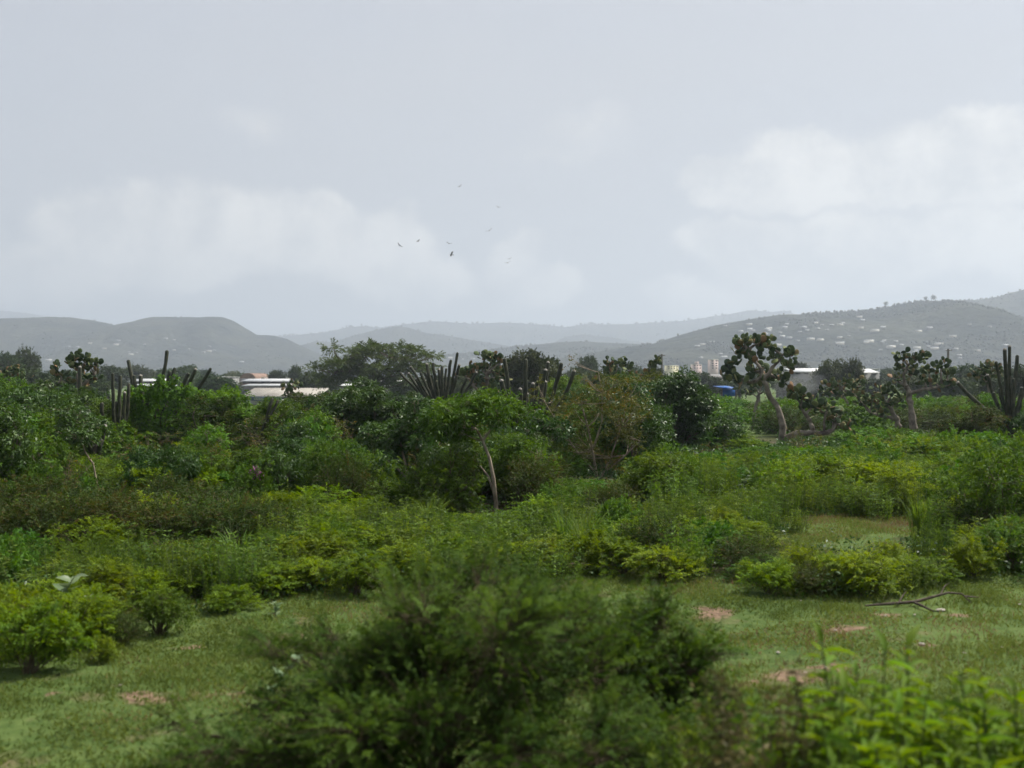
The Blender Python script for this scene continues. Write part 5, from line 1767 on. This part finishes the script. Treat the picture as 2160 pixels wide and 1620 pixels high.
ZONES = [(14.5, 24, 215, (0.40, 0.85), (0.45, 0.85), {'yg': 26, 'weed': 52, 'blades': 7, 'mid': 8, 'dark': 4, 'bright': 3}, 0),
         (24, 36, 310, (0.6, 1.6), (0.5, 1.1), {'yg': 22, 'weed': 24, 'blades': 6, 'mid': 22, 'dark': 14, 'bright': 12}, 1),
         (36, 60, 360, (0.9, 2.6), (0.8, 1.6), {'yg': 14, 'mid': 30, 'dark': 30, 'bright': 26}, 2),
         (60, 140, 370, (1.5, 3.2), (1.7, 3.0), {'mid': 25, 'dark': 40, 'bright': 35}, 3)]
for d0, d1, n, hr, rr_, mixk, z in ZONES:
    ks = list(mixk)
    wts = [mixk[k] for k in ks]
    cnt = 0
    pl = []
    for _ in range(n * 14):
        if cnt >= n:
            break
        d = math.sqrt(random.uniform(d0 * d0, d1 * d1))
        mg = 70 + (2.3 * F / d if z < 2 else 0)
        px = random.uniform(-mg, 2160 + mg)
        b = GP(px, d)
        py = py_of(b.z, d)
        if clear(px, py):
            continue
        if z == 0 and clear(px, py, 12) and random.random() < 0.6:
            continue
        h = random.uniform(*hr)
        lim = limit(px, d)
        ytop = py_of(b.z + h, d)
        if ytop < lim:
            h2 = H + (YH - lim) / F * d - b.z
            if h2 < hr[0] * 0.55:
                continue
            h = min(h, h2 * random.uniform(0.8, 1.0))
        r = random.uniform(*rr_)
        if any((b.x - q[0]) ** 2 + (b.y - q[1]) ** 2 < ((r + q[2]) * (0.42 if z == 0 else 0.5)) ** 2 for q in pl):
            continue
        if z == 0 and any((b.x - q[0]) ** 2 + (b.y - q[1]) ** 2 < ((r + q[2]) * 0.3) ** 2 for q in PLACED):
            continue
        k = random.choices(ks, wts)[0]
        # large patches where one kind dominates
        pn = float(fbm(b.x / 7.0, b.y / 9.0, 77, 3))
        if pn > 0.22 and 'yg' in mixk:
            k = 'yg' if z else 'weed'
        elif pn < -0.25:
            k = 'dark' if px < 1300 else ('mid' if z < 2 else 'bright')
        if 'weed' in mixk and ((px < 340 and 1140 < py < 1215) or (1380 < px < 1970 and 1005 < py < 1100)) and random.random() < 0.7:
            k = 'weed'
        elif px < 1400 and 24 < d < 36:
            k = random.choices(('mid', 'dark', 'bright', 'weed', 'yg'), (6, 4, 2, 3, 1))[0]
        elif px > 1430 and 26 < d < 52:
            k = random.choices(('yg', 'bright', 'mid'), (5, 3, 2))[0]
        elif px < 620 and 30 < d < 45 and random.random() < 0.6:
            k = random.choice(('mid', 'dark', 'bright'))
        w = 2 * r
        if k in ('weed', 'blades'):
            w = min(w, 1.3)
            h = min(h, 1.0)
        if k == 'yg':
            h = min(h, 1.1)
        lab, grp = LABELS[(k, z)] if (k, z) in LABELS else LABELS[('mid', z)]
        lab, grp = locate(k, b, h, w, hr)
        K[k].place(b, lab, grp, h, w)
        pl.append((b.x, b.y, r))
        cnt += 1


# scrub trees standing between the cacti
def scrub_kind(name, leafkey, seed, leaf, m, flat, nvar=3, droop=0.4, aspect=0.45):
    out = []
    for i in range(nvar):
        rng = np.random.default_rng(seed + i)
        lob = []
        for k in range(26):
            a = rng.uniform(0, 6.28)
            rr = 1.25 * math.sqrt(rng.uniform(0, 1))
            z = 1.1 + 1.5 * rng.uniform(0, 1) * math.sqrt(max(0.1, 1 - (rr / 1.5) ** 2))
            lob.append((rr * math.cos(a), rr * math.sin(a), z, rng.uniform(0.22, 0.42)))
        tp = []
        for k in range(3):
            a = rng.uniform(0, 6.28)
            tp.append(([(0.05 * math.cos(a), 0.05 * math.sin(a), -0.1), (0.15 * math.cos(a), 0.15 * math.sin(a), 0.6), (0.5 * math.cos(a), 0.5 * math.sin(a), 1.3), (0.7 * math.cos(a), 0.7 * math.sin(a), 1.9)], [0.06, 0.05, 0.035, 0.02]))
        st, lv = tree_from(rng, tp, lob, 30, 0.26, m, leaf, aspect, flat=flat, branch_r=0.02, droop=droop, up=0.2)
        out.append((st, lv, 2.9, 1.6))
    return Kind(name, 'tree', leafkey, 'bark', out, 'crown', 'trunk')


K['sgloss'] = scrub_kind('scrub_tree', 'gloss', 1500, 0.13, 4, 0.7)
K['smid'] = scrub_kind('scrub_tree', 'mid', 1510, 0.11, 5, 0.6)
K['sdark'] = scrub_kind('thorn_tree', 'dark', 1520, 0.08, 7, 0.35, droop=0.05, aspect=0.4)
K['sbright'] = scrub_kind('scrub_tree', 'bright', 1530, 0.12, 4, 0.6)
NOUN.update({'sgloss': 'glossy dark scrub tree', 'smid': 'mid-green scrub tree', 'sdark': 'dark flat-sprayed thorn tree', 'sbright': 'fresh green scrub tree'})
TREE_LIM = ([-300, 0, 130, 250, 400, 560, 640, 700, 860, 960, 1060, 1180, 1300, 1400, 1480, 1560, 1700, 1900, 2040, 2160, 2500], [785, 790, 812, 830, 815, 858, 846, 826, 835, 852, 835, 818, 805, 825, 850, 895, 892, 868, 850, 838, 830])
pl, cnt = [], 0
for _ in range(9000):
    if cnt >= 290:
        break
    d = random.uniform(27, 78) if random.random() < 0.42 else random.uniform(25, 40)
    px = random.uniform(-120, 1400) if (random.random() < 0.72 or d < 40) else random.uniform(1420, 2280)
    b = GP(px, d)
    if 1540 < px < 1680 and d < 66 or clear(px, py_of(b.z, d)):
        continue
    lim = float(np.interp(px, *TREE_LIM)) + float(vnoise(px / 40.0, 2.2, 12)) * 50 + random.uniform(0, 45) + (np.interp(d, [25, 40], [80, 5]) if d < 40 else 0)
    lim = max(lim, sight(px, d, 0.5 * F / d))
    h = min(H + (YH - lim) / F * d - b.z, 4.2)
    if h < 1.3:
        continue
    r = h * random.uniform(0.42, 0.62)
    if any((b.x - q[0]) ** 2 + (b.y - q[1]) ** 2 < ((r + q[2]) * 0.48) ** 2 for q in pl):
        continue
    k = random.choices(('sgloss', 'smid', 'sdark', 'sbright'), (8, 4, 4, 1) if px < 1420 else (2, 4, 4, 2))[0]
    lab, grp = locate(k, b, h, 2 * r, (1.3, 3.6))
    K[k].place(b, lab, grp, h, 2 * r)
    pl.append((b.x, b.y, r))
    cnt += 1

def bare_kind():
    out = []
    for i in range(3):
        rng = np.random.default_rng(1600 + i)
        st, pts = [], []
        for k in range(15):
            a, l = rng.uniform(0, 6.28), rng.uniform(0.5, 1.0)
            e = np.array([l * 0.75 * math.cos(a), l * 0.75 * math.sin(a), 1.5 * rng.uniform(0.55, 1.0)])
            Q = bez((0, 0, -0.05), e * np.array([0.3, 0.3, 0.6]) + rng.normal(0, 0.06, 3), e, 7) + rng.normal(0, 0.012, (7, 3))
            st.append(tube(Q, np.linspace(0.013, 0.004, 7), 4))
            pts += [Q[j] for j in (3, 4, 4, 5, 5, 6, 6)]
        P = np.array(pts)
        D = unit(rng.normal(0, 1, P.shape) + np.array([0, 0, 0.8]))
        st.append(twig_stems(P, D, rng.uniform(0.15, 0.45, len(P)), 0.006, 0.1))
        lv = twig_leaves(rng, P, D, np.full(len(P), 0.32), 4, 0.06, 0.45)
        out.append((cat(st), lv, 1.6, 0.9))
    return Kind('twiggy_shrub', 'shrub', 'sparse', 'bark', out)


K['bare'] = bare_kind()
NOUN['bare'] = 'nearly leafless pale twiggy shrub'
for px, d, h in ((130, 26, 1.3), (300, 31, 1.6), (420, 28, 1.4), (575, 33, 1.9), (690, 35, 1.8), (800, 31, 1.5), (905, 29, 1.4), (960, 33, 1.9),  (1500, 33, 1.2), (1700, 40, 1.4), (1850, 36, 1.3), (60, 34, 1.7), (1010, 38, 2.0)):
    b = GP(px, d)
    lab, grp = locate('bare', b, h, h, (1.2, 2.2))
    K['bare'].place(b, lab, grp, h, h * 1.1)

# ------------------------------------------------------------------ broad pale-leaved plants with single leaves
def broad_leaf_mesh():
    V, n = [], 7
    for i in range(n):
        t = i / (n - 1)
        w = 0.30 * math.sin(math.pi * min(1, t ** 0.75)) + (0.01 if i in (0, n - 1) else 0)
        z = -0.28 * t * t
        V += [(-w, t, z + 0.10 * w / 0.3), (0, t, z), (w, t, z + 0.10 * w / 0.3)]
    Fc = []
    for i in range(n - 1):
        b = i * 3
        Fc += [(b, b + 1, b + 4, b + 3), (b + 1, b + 2, b + 5, b + 4)]
    return np.array(V), np.array(Fc)


BV, BF = broad_leaf_mesh()
BROAD = mk('broad_leaf', BV, BF, M['pale'], np.full(len(BV), 0.5), True)
LV = BV * np.array([0.42, 1.0, 1.3])
LANCE = mk('lance_leaf', LV, BF, M['lance'], np.tile(np.linspace(0.2, 0.9, len(BV)), 1), True)


def single_leaf_plant(name, label, cat_, base, h, nleaf, L_, mesh, rng, stemmat='greenstem', nst=1, spread=0.15, pitch=(0.2, 0.9), group=None, lo=0.3):
    t = thing(name, label, cat_, base, 0, group)
    st = []
    for s in range(nst):
        a = np.array([rng.normal(0, 0.04), rng.normal(0, 0.04), -0.05])
        e = np.array([rng.normal(0, spread), rng.normal(0, spread), h * rng.uniform(0.8, 1.0) if s else h])
        Q = bez(a, (a + e) / 2 + rng.normal(0, 0.04, 3), e, 8)
        st.append(tube(Q, np.linspace(0.012, 0.005, 8), 5))
        m = max(3, nleaf // nst)
        for k in range(m):
            u = lo + (1 - lo) * (k + 0.5) / m
            i = min(6, int(u * 7))
            p = Q[i] + (Q[i + 1] - Q[i]) * (u * 7 - i)
            az = k * 2.4 + rng.normal(0, 0.35)
            o = ob('leaf', mesh, t, p)
            o.rotation_euler = (rng.uniform(*pitch), rng.normal(0, 0.2), az)
            sc = L_ * rng.uniform(0.65, 1.15)
            o.scale = (sc, sc, sc)
    for q in st:
        part('stem', [q], M[stemmat], t)


rg = np.random.default_rng(801)
for px, py, h, n, L_, lab in ((1560, 1062, 0.75, 14, 0.22, 'pale broad-leaved plant standing out against dark scrub under the prickly pear'), (1748, 1035, 0.7, 12, 0.22, 'pale broad-leaved plant arching beside the small grassy gap'),
                              (1000, 1068, 0.75, 16, 0.24, 'broad-leaved plant at the foot of the curved slim trunk'), (955, 1062, 0.45, 10, 0.2, 'smaller broad-leaved plant left of the curved slim trunk'),
                              (120, 1290, 0.55, 8, 0.24, 'grey-leaved plant poking out of the yellow-green clump'), (172, 1300, 0.45, 6, 0.22, 'single grey-leaved stalk between yellow-green shrubs'),
                              (572, 1500, 0.42, 9, 0.16, 'light green broad-leaved seedling left of the big dark bush'), (590, 1285, 0.2, 9, 0.14, 'little dark rosette plant at the turf edge'),
                              (545, 1095, 0.5, 10, 0.16, 'pale leafy plant below the mauve flowers')):
    d = F * H / (py - YH)
    single_leaf_plant('broad_leaved_plant', lab, 'plant', GP(px, d), h, n, L_, BROAD, rg, nst=2 if n > 11 else 1)
# mauve flower cluster
d_ = 24.5
b_ = GP(540, d_)
t = thing('flowering_plant', 'leafy plant topped by a small mauve flower cluster', 'plant', b_)
part('stem', [tube([(0, 0, -0.05), (0.02, 0, 0.45), (0, 0.02, 0.95)], [0.012, 0.009, 0.006], 5)], M['greenstem'], t)
n = 60
P = rg.normal(0, 0.07, (n, 3)) + np.array([0, 0, 0.97])
V, Fc = leaves_from(P, unit(rg.normal(0, 1, (n, 3))), unit(rg.normal(0, 1, (n, 3))), np.full(n, 0.06), np.full(n, 0.045))
ob('flower_head', mk('flower_head', V, Fc, M['pink'], rg.uniform(0, 1, n * 4)), t)
P = rg.normal(0, 0.1, (n, 3)) * np.array([1, 1, 2]) + np.array([0, 0, 0.5])
V, Fc = leaves_from(P, unit(rg.normal(0, 1, (n, 3))), unit(rg.normal(0, 1, (n, 3)) + np.array([0, 0, 1])), np.full(n, 0.12), np.full(n, 0.05))
ob('foliage', mk('foliage', V, Fc, M['mid'], rg.uniform(0, 1, n * 4)), t)


# ------------------------------------------------------------------ foreground bushes and weeds
def fg_bush(label, px, d, Hh, specs, seed, leafkey, leaf=0.034, tw=2300, tl=0.30, m=13, aspect=0.36, side=None):
    """fine-leaved bush: arching branches carrying feathery twigs"""
    rng = np.random.default_rng(seed)
    base = GP(px, d)
    lob = []
    st = []
    for (qx, qy, dz, rp) in specs:
        c = np.array(W(qx, qy + 46, d + dz) - base)
        for k in range(4):
            e = c + rng.normal(0, 1, 3) * np.array([0.6, 0.5, 0.42]) * rp / F * d
            lob.append((*e, rp / F * d * rng.uniform(0.25, 0.55)))
            st.append(tube(bez(c * 0.55, c * 0.9, e * 1.03, 5), np.linspace(0.012, 0.004, 5), 4))
        a = np.array([rng.normal(0, 0.12), rng.normal(0, 0.12), -0.1])
        Q = bez(a, a * 0.5 + c * np.array([0.35, 0.35, 0.8]), c * 1.04, 8)
        st.append(tube(Q, np.linspace(0.022, 0.005, 8), 5))
    lob = np.array(lob)
    w = lob[:, 3] ** 2
    idx = rng.choice(len(lob), tw, p=w / w.sum())
    dirs = unit(rng.normal(0, 1, (tw, 3)))
    S = lob[idx, :3] + dirs * (lob[idx, 3] * rng.uniform(0.15, 1, tw) ** 0.5)[:, None] * np.array([1, 1, 0.75])
    S[:, 2] = np.maximum(S[:, 2], 0.05)
    out = unit(lob[idx, :3] * np.array([1, 1, 0.5]) + 1e-3)
    D = unit(dirs * 0.7 + out * 0.7 + np.array([0, 0, 0.35]) + rng.normal(0, 0.3, (tw, 3)))
    Ln = tl * np.where(rng.random(tw) < 0.08, rng.uniform(1.5, 2.1, tw), rng.uniform(0.45, 1.2, tw))
    lt = rng.uniform(0.1, 0.8, len(lob))
    lv = twig_leaves(rng, S, D, Ln, m, leaf, aspect, ang=0.35, droop=0.05, sag=0.2, jit=0.25, tilt=0.5, tone=np.clip(lt[idx] + rng.normal(0, 0.2, tw), 0, 1))
    st.append(twig_stems(S - D * (Ln * 0.5)[:, None], D, Ln * 1.45, 0.004))
    t = thing('mimosa_bush', label, 'bush', base)
    V, Fc = cat(st)
    ob('branches', mk('branches', V, Fc, M['twig']), t)
    ob('foliage', mk('foliage', lv[0], lv[1], M[leafkey], lv[2]), t)


fg_bush('large dark feathery bush spreading across the near foreground', 900, 7.8, 1.7,
        [(900, 1330, 0, 120), (1010, 1270, 0.3, 120), (1080, 1230, 0.5, 90), (960, 1235, 0.5, 70), (800, 1380, 0, 130), (700, 1440, -0.1, 120), (620, 1500, -0.2, 110), (520, 1540, -0.3, 90), (440, 1560, -0.3, 70), (380, 1500, -0.2, 34), (640, 1340, 0.3, 60), (690, 1300, 0.4, 45),
         (850, 1480, -0.5, 140), (980, 1420, -0.4, 140), (1100, 1360, 0, 130), (1180, 1300, 0.3, 90), (760, 1560, -0.6, 140), (920, 1580, -0.8, 140), (1080, 1500, -0.6, 140), (1200, 1420, -0.2, 120), (1150, 1250, 0.5, 60), (1240, 1580, -0.8, 130), (600, 1600, -0.5, 110), (870, 1270, 0.6, 50)],
        901, 'mimosa', tw=3600)
fg_bush('greener feathery bush with upswept branches right of the dark foreground bush', 1330, 8.3, 1.5,
        [(1300, 1330, 0, 100), (1370, 1270, 0.2, 46), (1395, 1235, 0.2, 26), (1260, 1270, 0.3, 70), (1380, 1380, 0, 90), (1450, 1360, 0, 50), (1500, 1335, 0, 30), (1320, 1450, -0.2, 120), (1430, 1460, -0.2, 100), (1480, 1540, -0.3, 100), (1350, 1560, -0.4, 130), (1520, 1440, 0, 50)],
        902, 'mid', tw=1900)

rg = np.random.default_rng(905)
for i, (px, d, h) in enumerate(((1760, 5.7, 1.36), (1850, 5.8, 1.50), (1910, 6.0, 1.44), (2020, 5.6, 1.24), (2090, 5.8, 1.33), (2150, 5.6, 1.32), (1700, 5.9, 1.18), (1960, 5.4, 1.18), (2120, 5.3, 1.2), (1820, 5.4, 1.24), (2200, 5.8, 1.32), (1890, 5.5, 1.30), (2050, 6.1, 1.3), (1790, 6.0, 1.34))):
    single_leaf_plant('lance_leaved_weed', 'bright green weed with long narrow arching leaves at the roadside', 'weed', GP(px, d), h, 66, 0.165, LANCE, rg, nst=3, spread=0.16, pitch=(0.0, 1.1), group='bright lance-leaved roadside weeds', lo=0.4)


def roadside(label, px, d, h, n, seed, leafkey, stemmat, group, R=0.35):
    rng = np.random.default_rng(seed)
    t = thing('roadside_weed', label, 'weed', GP(px, d), 0, group)
    a = rng.uniform(0, 6.28, n)
    r = R * np.sqrt(rng.uniform(0, 1, n))
    S = np.stack([r * np.cos(a), r * np.sin(a), np.full(n, -0.03)], 1)
    D = unit(np.stack([S[:, 0] * 0.5, S[:, 1] * 0.5, np.ones(n)], 1) + rng.normal(0, 0.1, (n, 3)))
    Ln = h * rng.uniform(0.65, 1.05, n)
    lv = twig_leaves(rng, S, D, Ln, 26, 0.05, 0.4, ang=0.4, droop=0.0, sag=0.04, jit=0.4, tilt=1.5)
    V, Fc = twig_stems(S, D, Ln, 0.005, 0.04)
    ob('stem', mk('stem', V, Fc, M[stemmat]), t)
    ob('foliage', mk('foliage', lv[0], lv[1], M[leafkey], lv[2]), t)


for i, px in enumerate((1580, 1640, 1705)):
    roadside('brownish dry weed with thin stalks at the roadside', px, 5.9 - 0.1 * i, 1.38 - 0.05 * i, 34, 910 + i, 'dry' if i < 2 else 'weed', 'twig', 'dry brown roadside weeds', 0.22)
for i, (px, d, h) in enumerate(((1620, 6.4, 1.0), (1780, 6.2, 1.1), (1880, 6.3, 1.15), (1980, 6.2, 1.1), (2080, 6.2, 1.15), (2170, 6.3, 1.15), (1560, 6.6, 0.95))):
    roadside('leafy small-leaved green weed filling the roadside below the lance-leaved ones', px, d, h, 60, 930 + i, 'lance' if i % 2 else 'weed', 'greenstem', 'small-leaved roadside weeds', 0.4)


# ------------------------------------------------------------------ turf and undergrowth (stuff)
def turf():
    rng = np.random.default_rng(1001)
    n0 = 700000
    d = 6.0 + (27 - 6.0) * rng.uniform(0, 1, n0) ** 0.85
    x = rng.uniform(-1, 1, n0) * (0.48 * d + 2.8)
    z = ground_z(x, d)
    dens = np.clip(0.55 + 1.3 * fbm(x / 0.7, d / 0.7, 55, 4) + 0.7 * fbm(x / 2.5, d / 2.5, 56, 3), 0.05, 1)
    wx = x + 0.5 * vnoise(x * 2.6, d * 2.6, 5)
    wy = d + 0.5 * vnoise(x * 2.6, d * 2.6, 6)
    for (dx, dy, rx, ry) in DIRT:
        q = np.sqrt(((wx - dx) / rx) ** 2 + ((wy - dy) / ry) ** 2)
        dens *= np.clip((q - 0.35) / 0.9, 0.03, 1)
    keep = rng.uniform(0, 1, n0) < dens
    x, d, z = x[keep], d[keep], z[keep]
    n = len(x)
    P = np.stack([x, d, z - 0.005], 1)
    broad = rng.uniform(0, 1, n) < (0.35 + 0.5 * (fbm(x / 1.8, d / 1.8, 58, 3) > 0.0))
    h = np.where(broad, rng.uniform(0.02, 0.045, n), rng.uniform(0.04, 0.10, n) * (1 + 0.8 * np.clip(fbm(x / 1.2, d / 1.2, 59, 3), 0, 1)))
    lean = np.where(broad, 1.2, 0.5)
    D = unit(np.stack([rng.normal(0, 1, n) * lean, rng.normal(0, 1, n) * lean, np.ones(n)], 1))
    side = unit(np.cross(D, unit(rng.normal(0, 1, (n, 3)))))
    w = np.where(broad, h * 0.5, 0.006 + 0.00025 * d)
    P[:, 2] += np.where(broad, rng.uniform(0, 0.03, n), 0)
    V = np.stack([P - side * w[:, None] * 0.6, P + side * w[:, None] * 0.6, P + D * h[:, None]], 1).reshape(-1, 3)
    T = np.repeat(np.clip(0.5 + 0.9 * fbm(x / 1.6, d / 1.6, 60, 3) + rng.normal(0, 0.2, n), 0, 1), 3)
    o = ob('short_turf', mk('short_turf', V, np.arange(3 * n).reshape(-1, 3), M['grass'], T))
    o['kind'] = 'stuff'
    tag(o, 'short green turf and creeping ground cover of the clearing', 'grass')


turf()


def undergrowth():
    rng = np.random.default_rng(1002)
    n0 = 210000
    d = np.sqrt(rng.uniform(14.5 ** 2, 60 ** 2, n0))
    px = rng.uniform(-140, 2300, n0)
    x = (px - 1080) / F * d
    z = ground_z(x, d)
    py = YH + F * (H - z) / d
    from_clear = np.array([clear(a, b) for a, b in zip(px[::1], py[::1])])
    lump = fbm(x / 1.1, d / 1.1, 65, 3)
    keep = ~from_clear & (lump > -0.25)
    x, d, z, lump = x[keep], d[keep], z[keep], lump[keep]
    n = len(x)
    hgt = np.clip(0.18 + 0.5 * lump, 0.05, 0.5) * rng.uniform(0.1, 1, n)
    P = np.stack([x, d, z + hgt], 1)
    D = unit(rng.normal(0, 1, (n, 3)) + np.array([0, 0, 0.3]))
    U = unit(rng.normal(0, 0.6, (n, 3)) + np.array([0, 0, 1]))
    ln = (0.035 + 0.0022 * d) * rng.uniform(0.7, 1.4, n)
    V, Fc = leaves_from(P, D, U, ln, ln * 0.45)
    T = np.repeat(np.clip(0.45 + 0.8 * fbm(x / 2.5, d / 2.5, 66, 3) + rng.normal(0, 0.2, n), 0, 1), 4)
    o = ob('undergrowth', mk('undergrowth', V, Fc, M['gloss'], T))
    o['kind'] = 'stuff'
    tag(o, 'tangled low undergrowth beneath the shrubs', 'undergrowth')


undergrowth()

# ------------------------------------------------------------------ stones and a fallen branch
def stone_mesh(seed):
    rng = np.random.default_rng(seed)
    prof = [(-0.45, 0.5), (-0.1, 0.95), (0.25, 0.85), (0.5, 0.45), (0.58, 0.02)]
    V = []
    for z, r in prof:
        for k in range(8):
            a = k / 8 * 6.283
            s = r * (1 + rng.normal(0, 0.13))
            V.append((s * math.cos(a), 0.8 * s * math.sin(a), 0.7 * z * (1 + rng.normal(0, 0.1))))
    Fc = [(i * 8 + k, i * 8 + (k + 1) % 8, (i + 1) * 8 + (k + 1) % 8, (i + 1) * 8 + k) for i in range(4) for k in range(8)]
    return mk('stone', np.array(V), np.array(Fc), M['stone'])


SM = [stone_mesh(s) for s in (1, 2, 3)]
for i, (px, py, w) in enumerate(((252, 1458, 9), (1642, 1378, 11), (1985, 1302, 20), (1762, 1338, 9), (2152, 1288, 8), (1946, 1374, 14), (1870, 1313, 9), (2035, 1395, 8), (1930, 1312, 8), (1700, 1425, 9), (1742, 1415, 10), (2116, 1385, 8), (1690, 1272, 6))):
    d = F * H / (py - YH)
    o = ob('stone', SM[i % 3], None, GP(px, d) + Vector((0, 0, 0.02)))
    s = w / F * d * 0.5
    o.scale = (s * 1.2, s, s * 0.8)
    o.rotation_euler = (0, 0, i * 1.7)
    tag(o, 'largest pale flat stone near the fallen branch' if w == 20 else 'small pale stone lying in the short turf', 'stone', None if w == 20 else 'pale stones in the turf')
d_ = 14.3
b_ = GP(1950, d_)
t = thing('fallen_branch', 'dark forked dead branch lying on the short turf', 'branch', b_)


def gpath(pts):
    out = []
    for px, py, up in pts:
        d = F * H / (py - YH)
        g = GP(px, d)
        out.append(tuple(g + Vector((0, 0, up)) - b_))
    return out


part('limb', [tube(gpath([(1825, 1292, 0.03), (1880, 1292, 0.05), (1930, 1290, 0.06), (1965, 1287, 0.10), (2000, 1285, 0.15), (2030, 1284, 0.13), (2048, 1286, 0.03)]), [0.012, 0.02, 0.021, 0.019, 0.015, 0.012, 0.006], 7)], M['deadwood'], t)
part('twig', [tube(gpath([(1930, 1290, 0.05), (1945, 1297, 0.05), (1962, 1303, 0.03), (1972, 1305, 0.02)]), [0.02, 0.018, 0.016, 0.01], 6)], M['deadwood'], t)
part('twig', [tube(gpath([(1895, 1292, 0.05), (1905, 1286, 0.12), (1912, 1283, 0.16)]), [0.012, 0.009, 0.004], 6)], M['deadwood'], t)
part('twig', [tube(gpath([(1985, 1286, 0.13), (1992, 1280, 0.20), (2003, 1277, 0.24)]), [0.011, 0.008, 0.003], 6)], M['deadwood'], t)
part('twig', [tube(gpath([(2035, 1284, 0.1), (2050, 1282, 0.08), (2066, 1278, 0.05)]), [0.014, 0.012, 0.006], 6)], M['deadwood'], t)
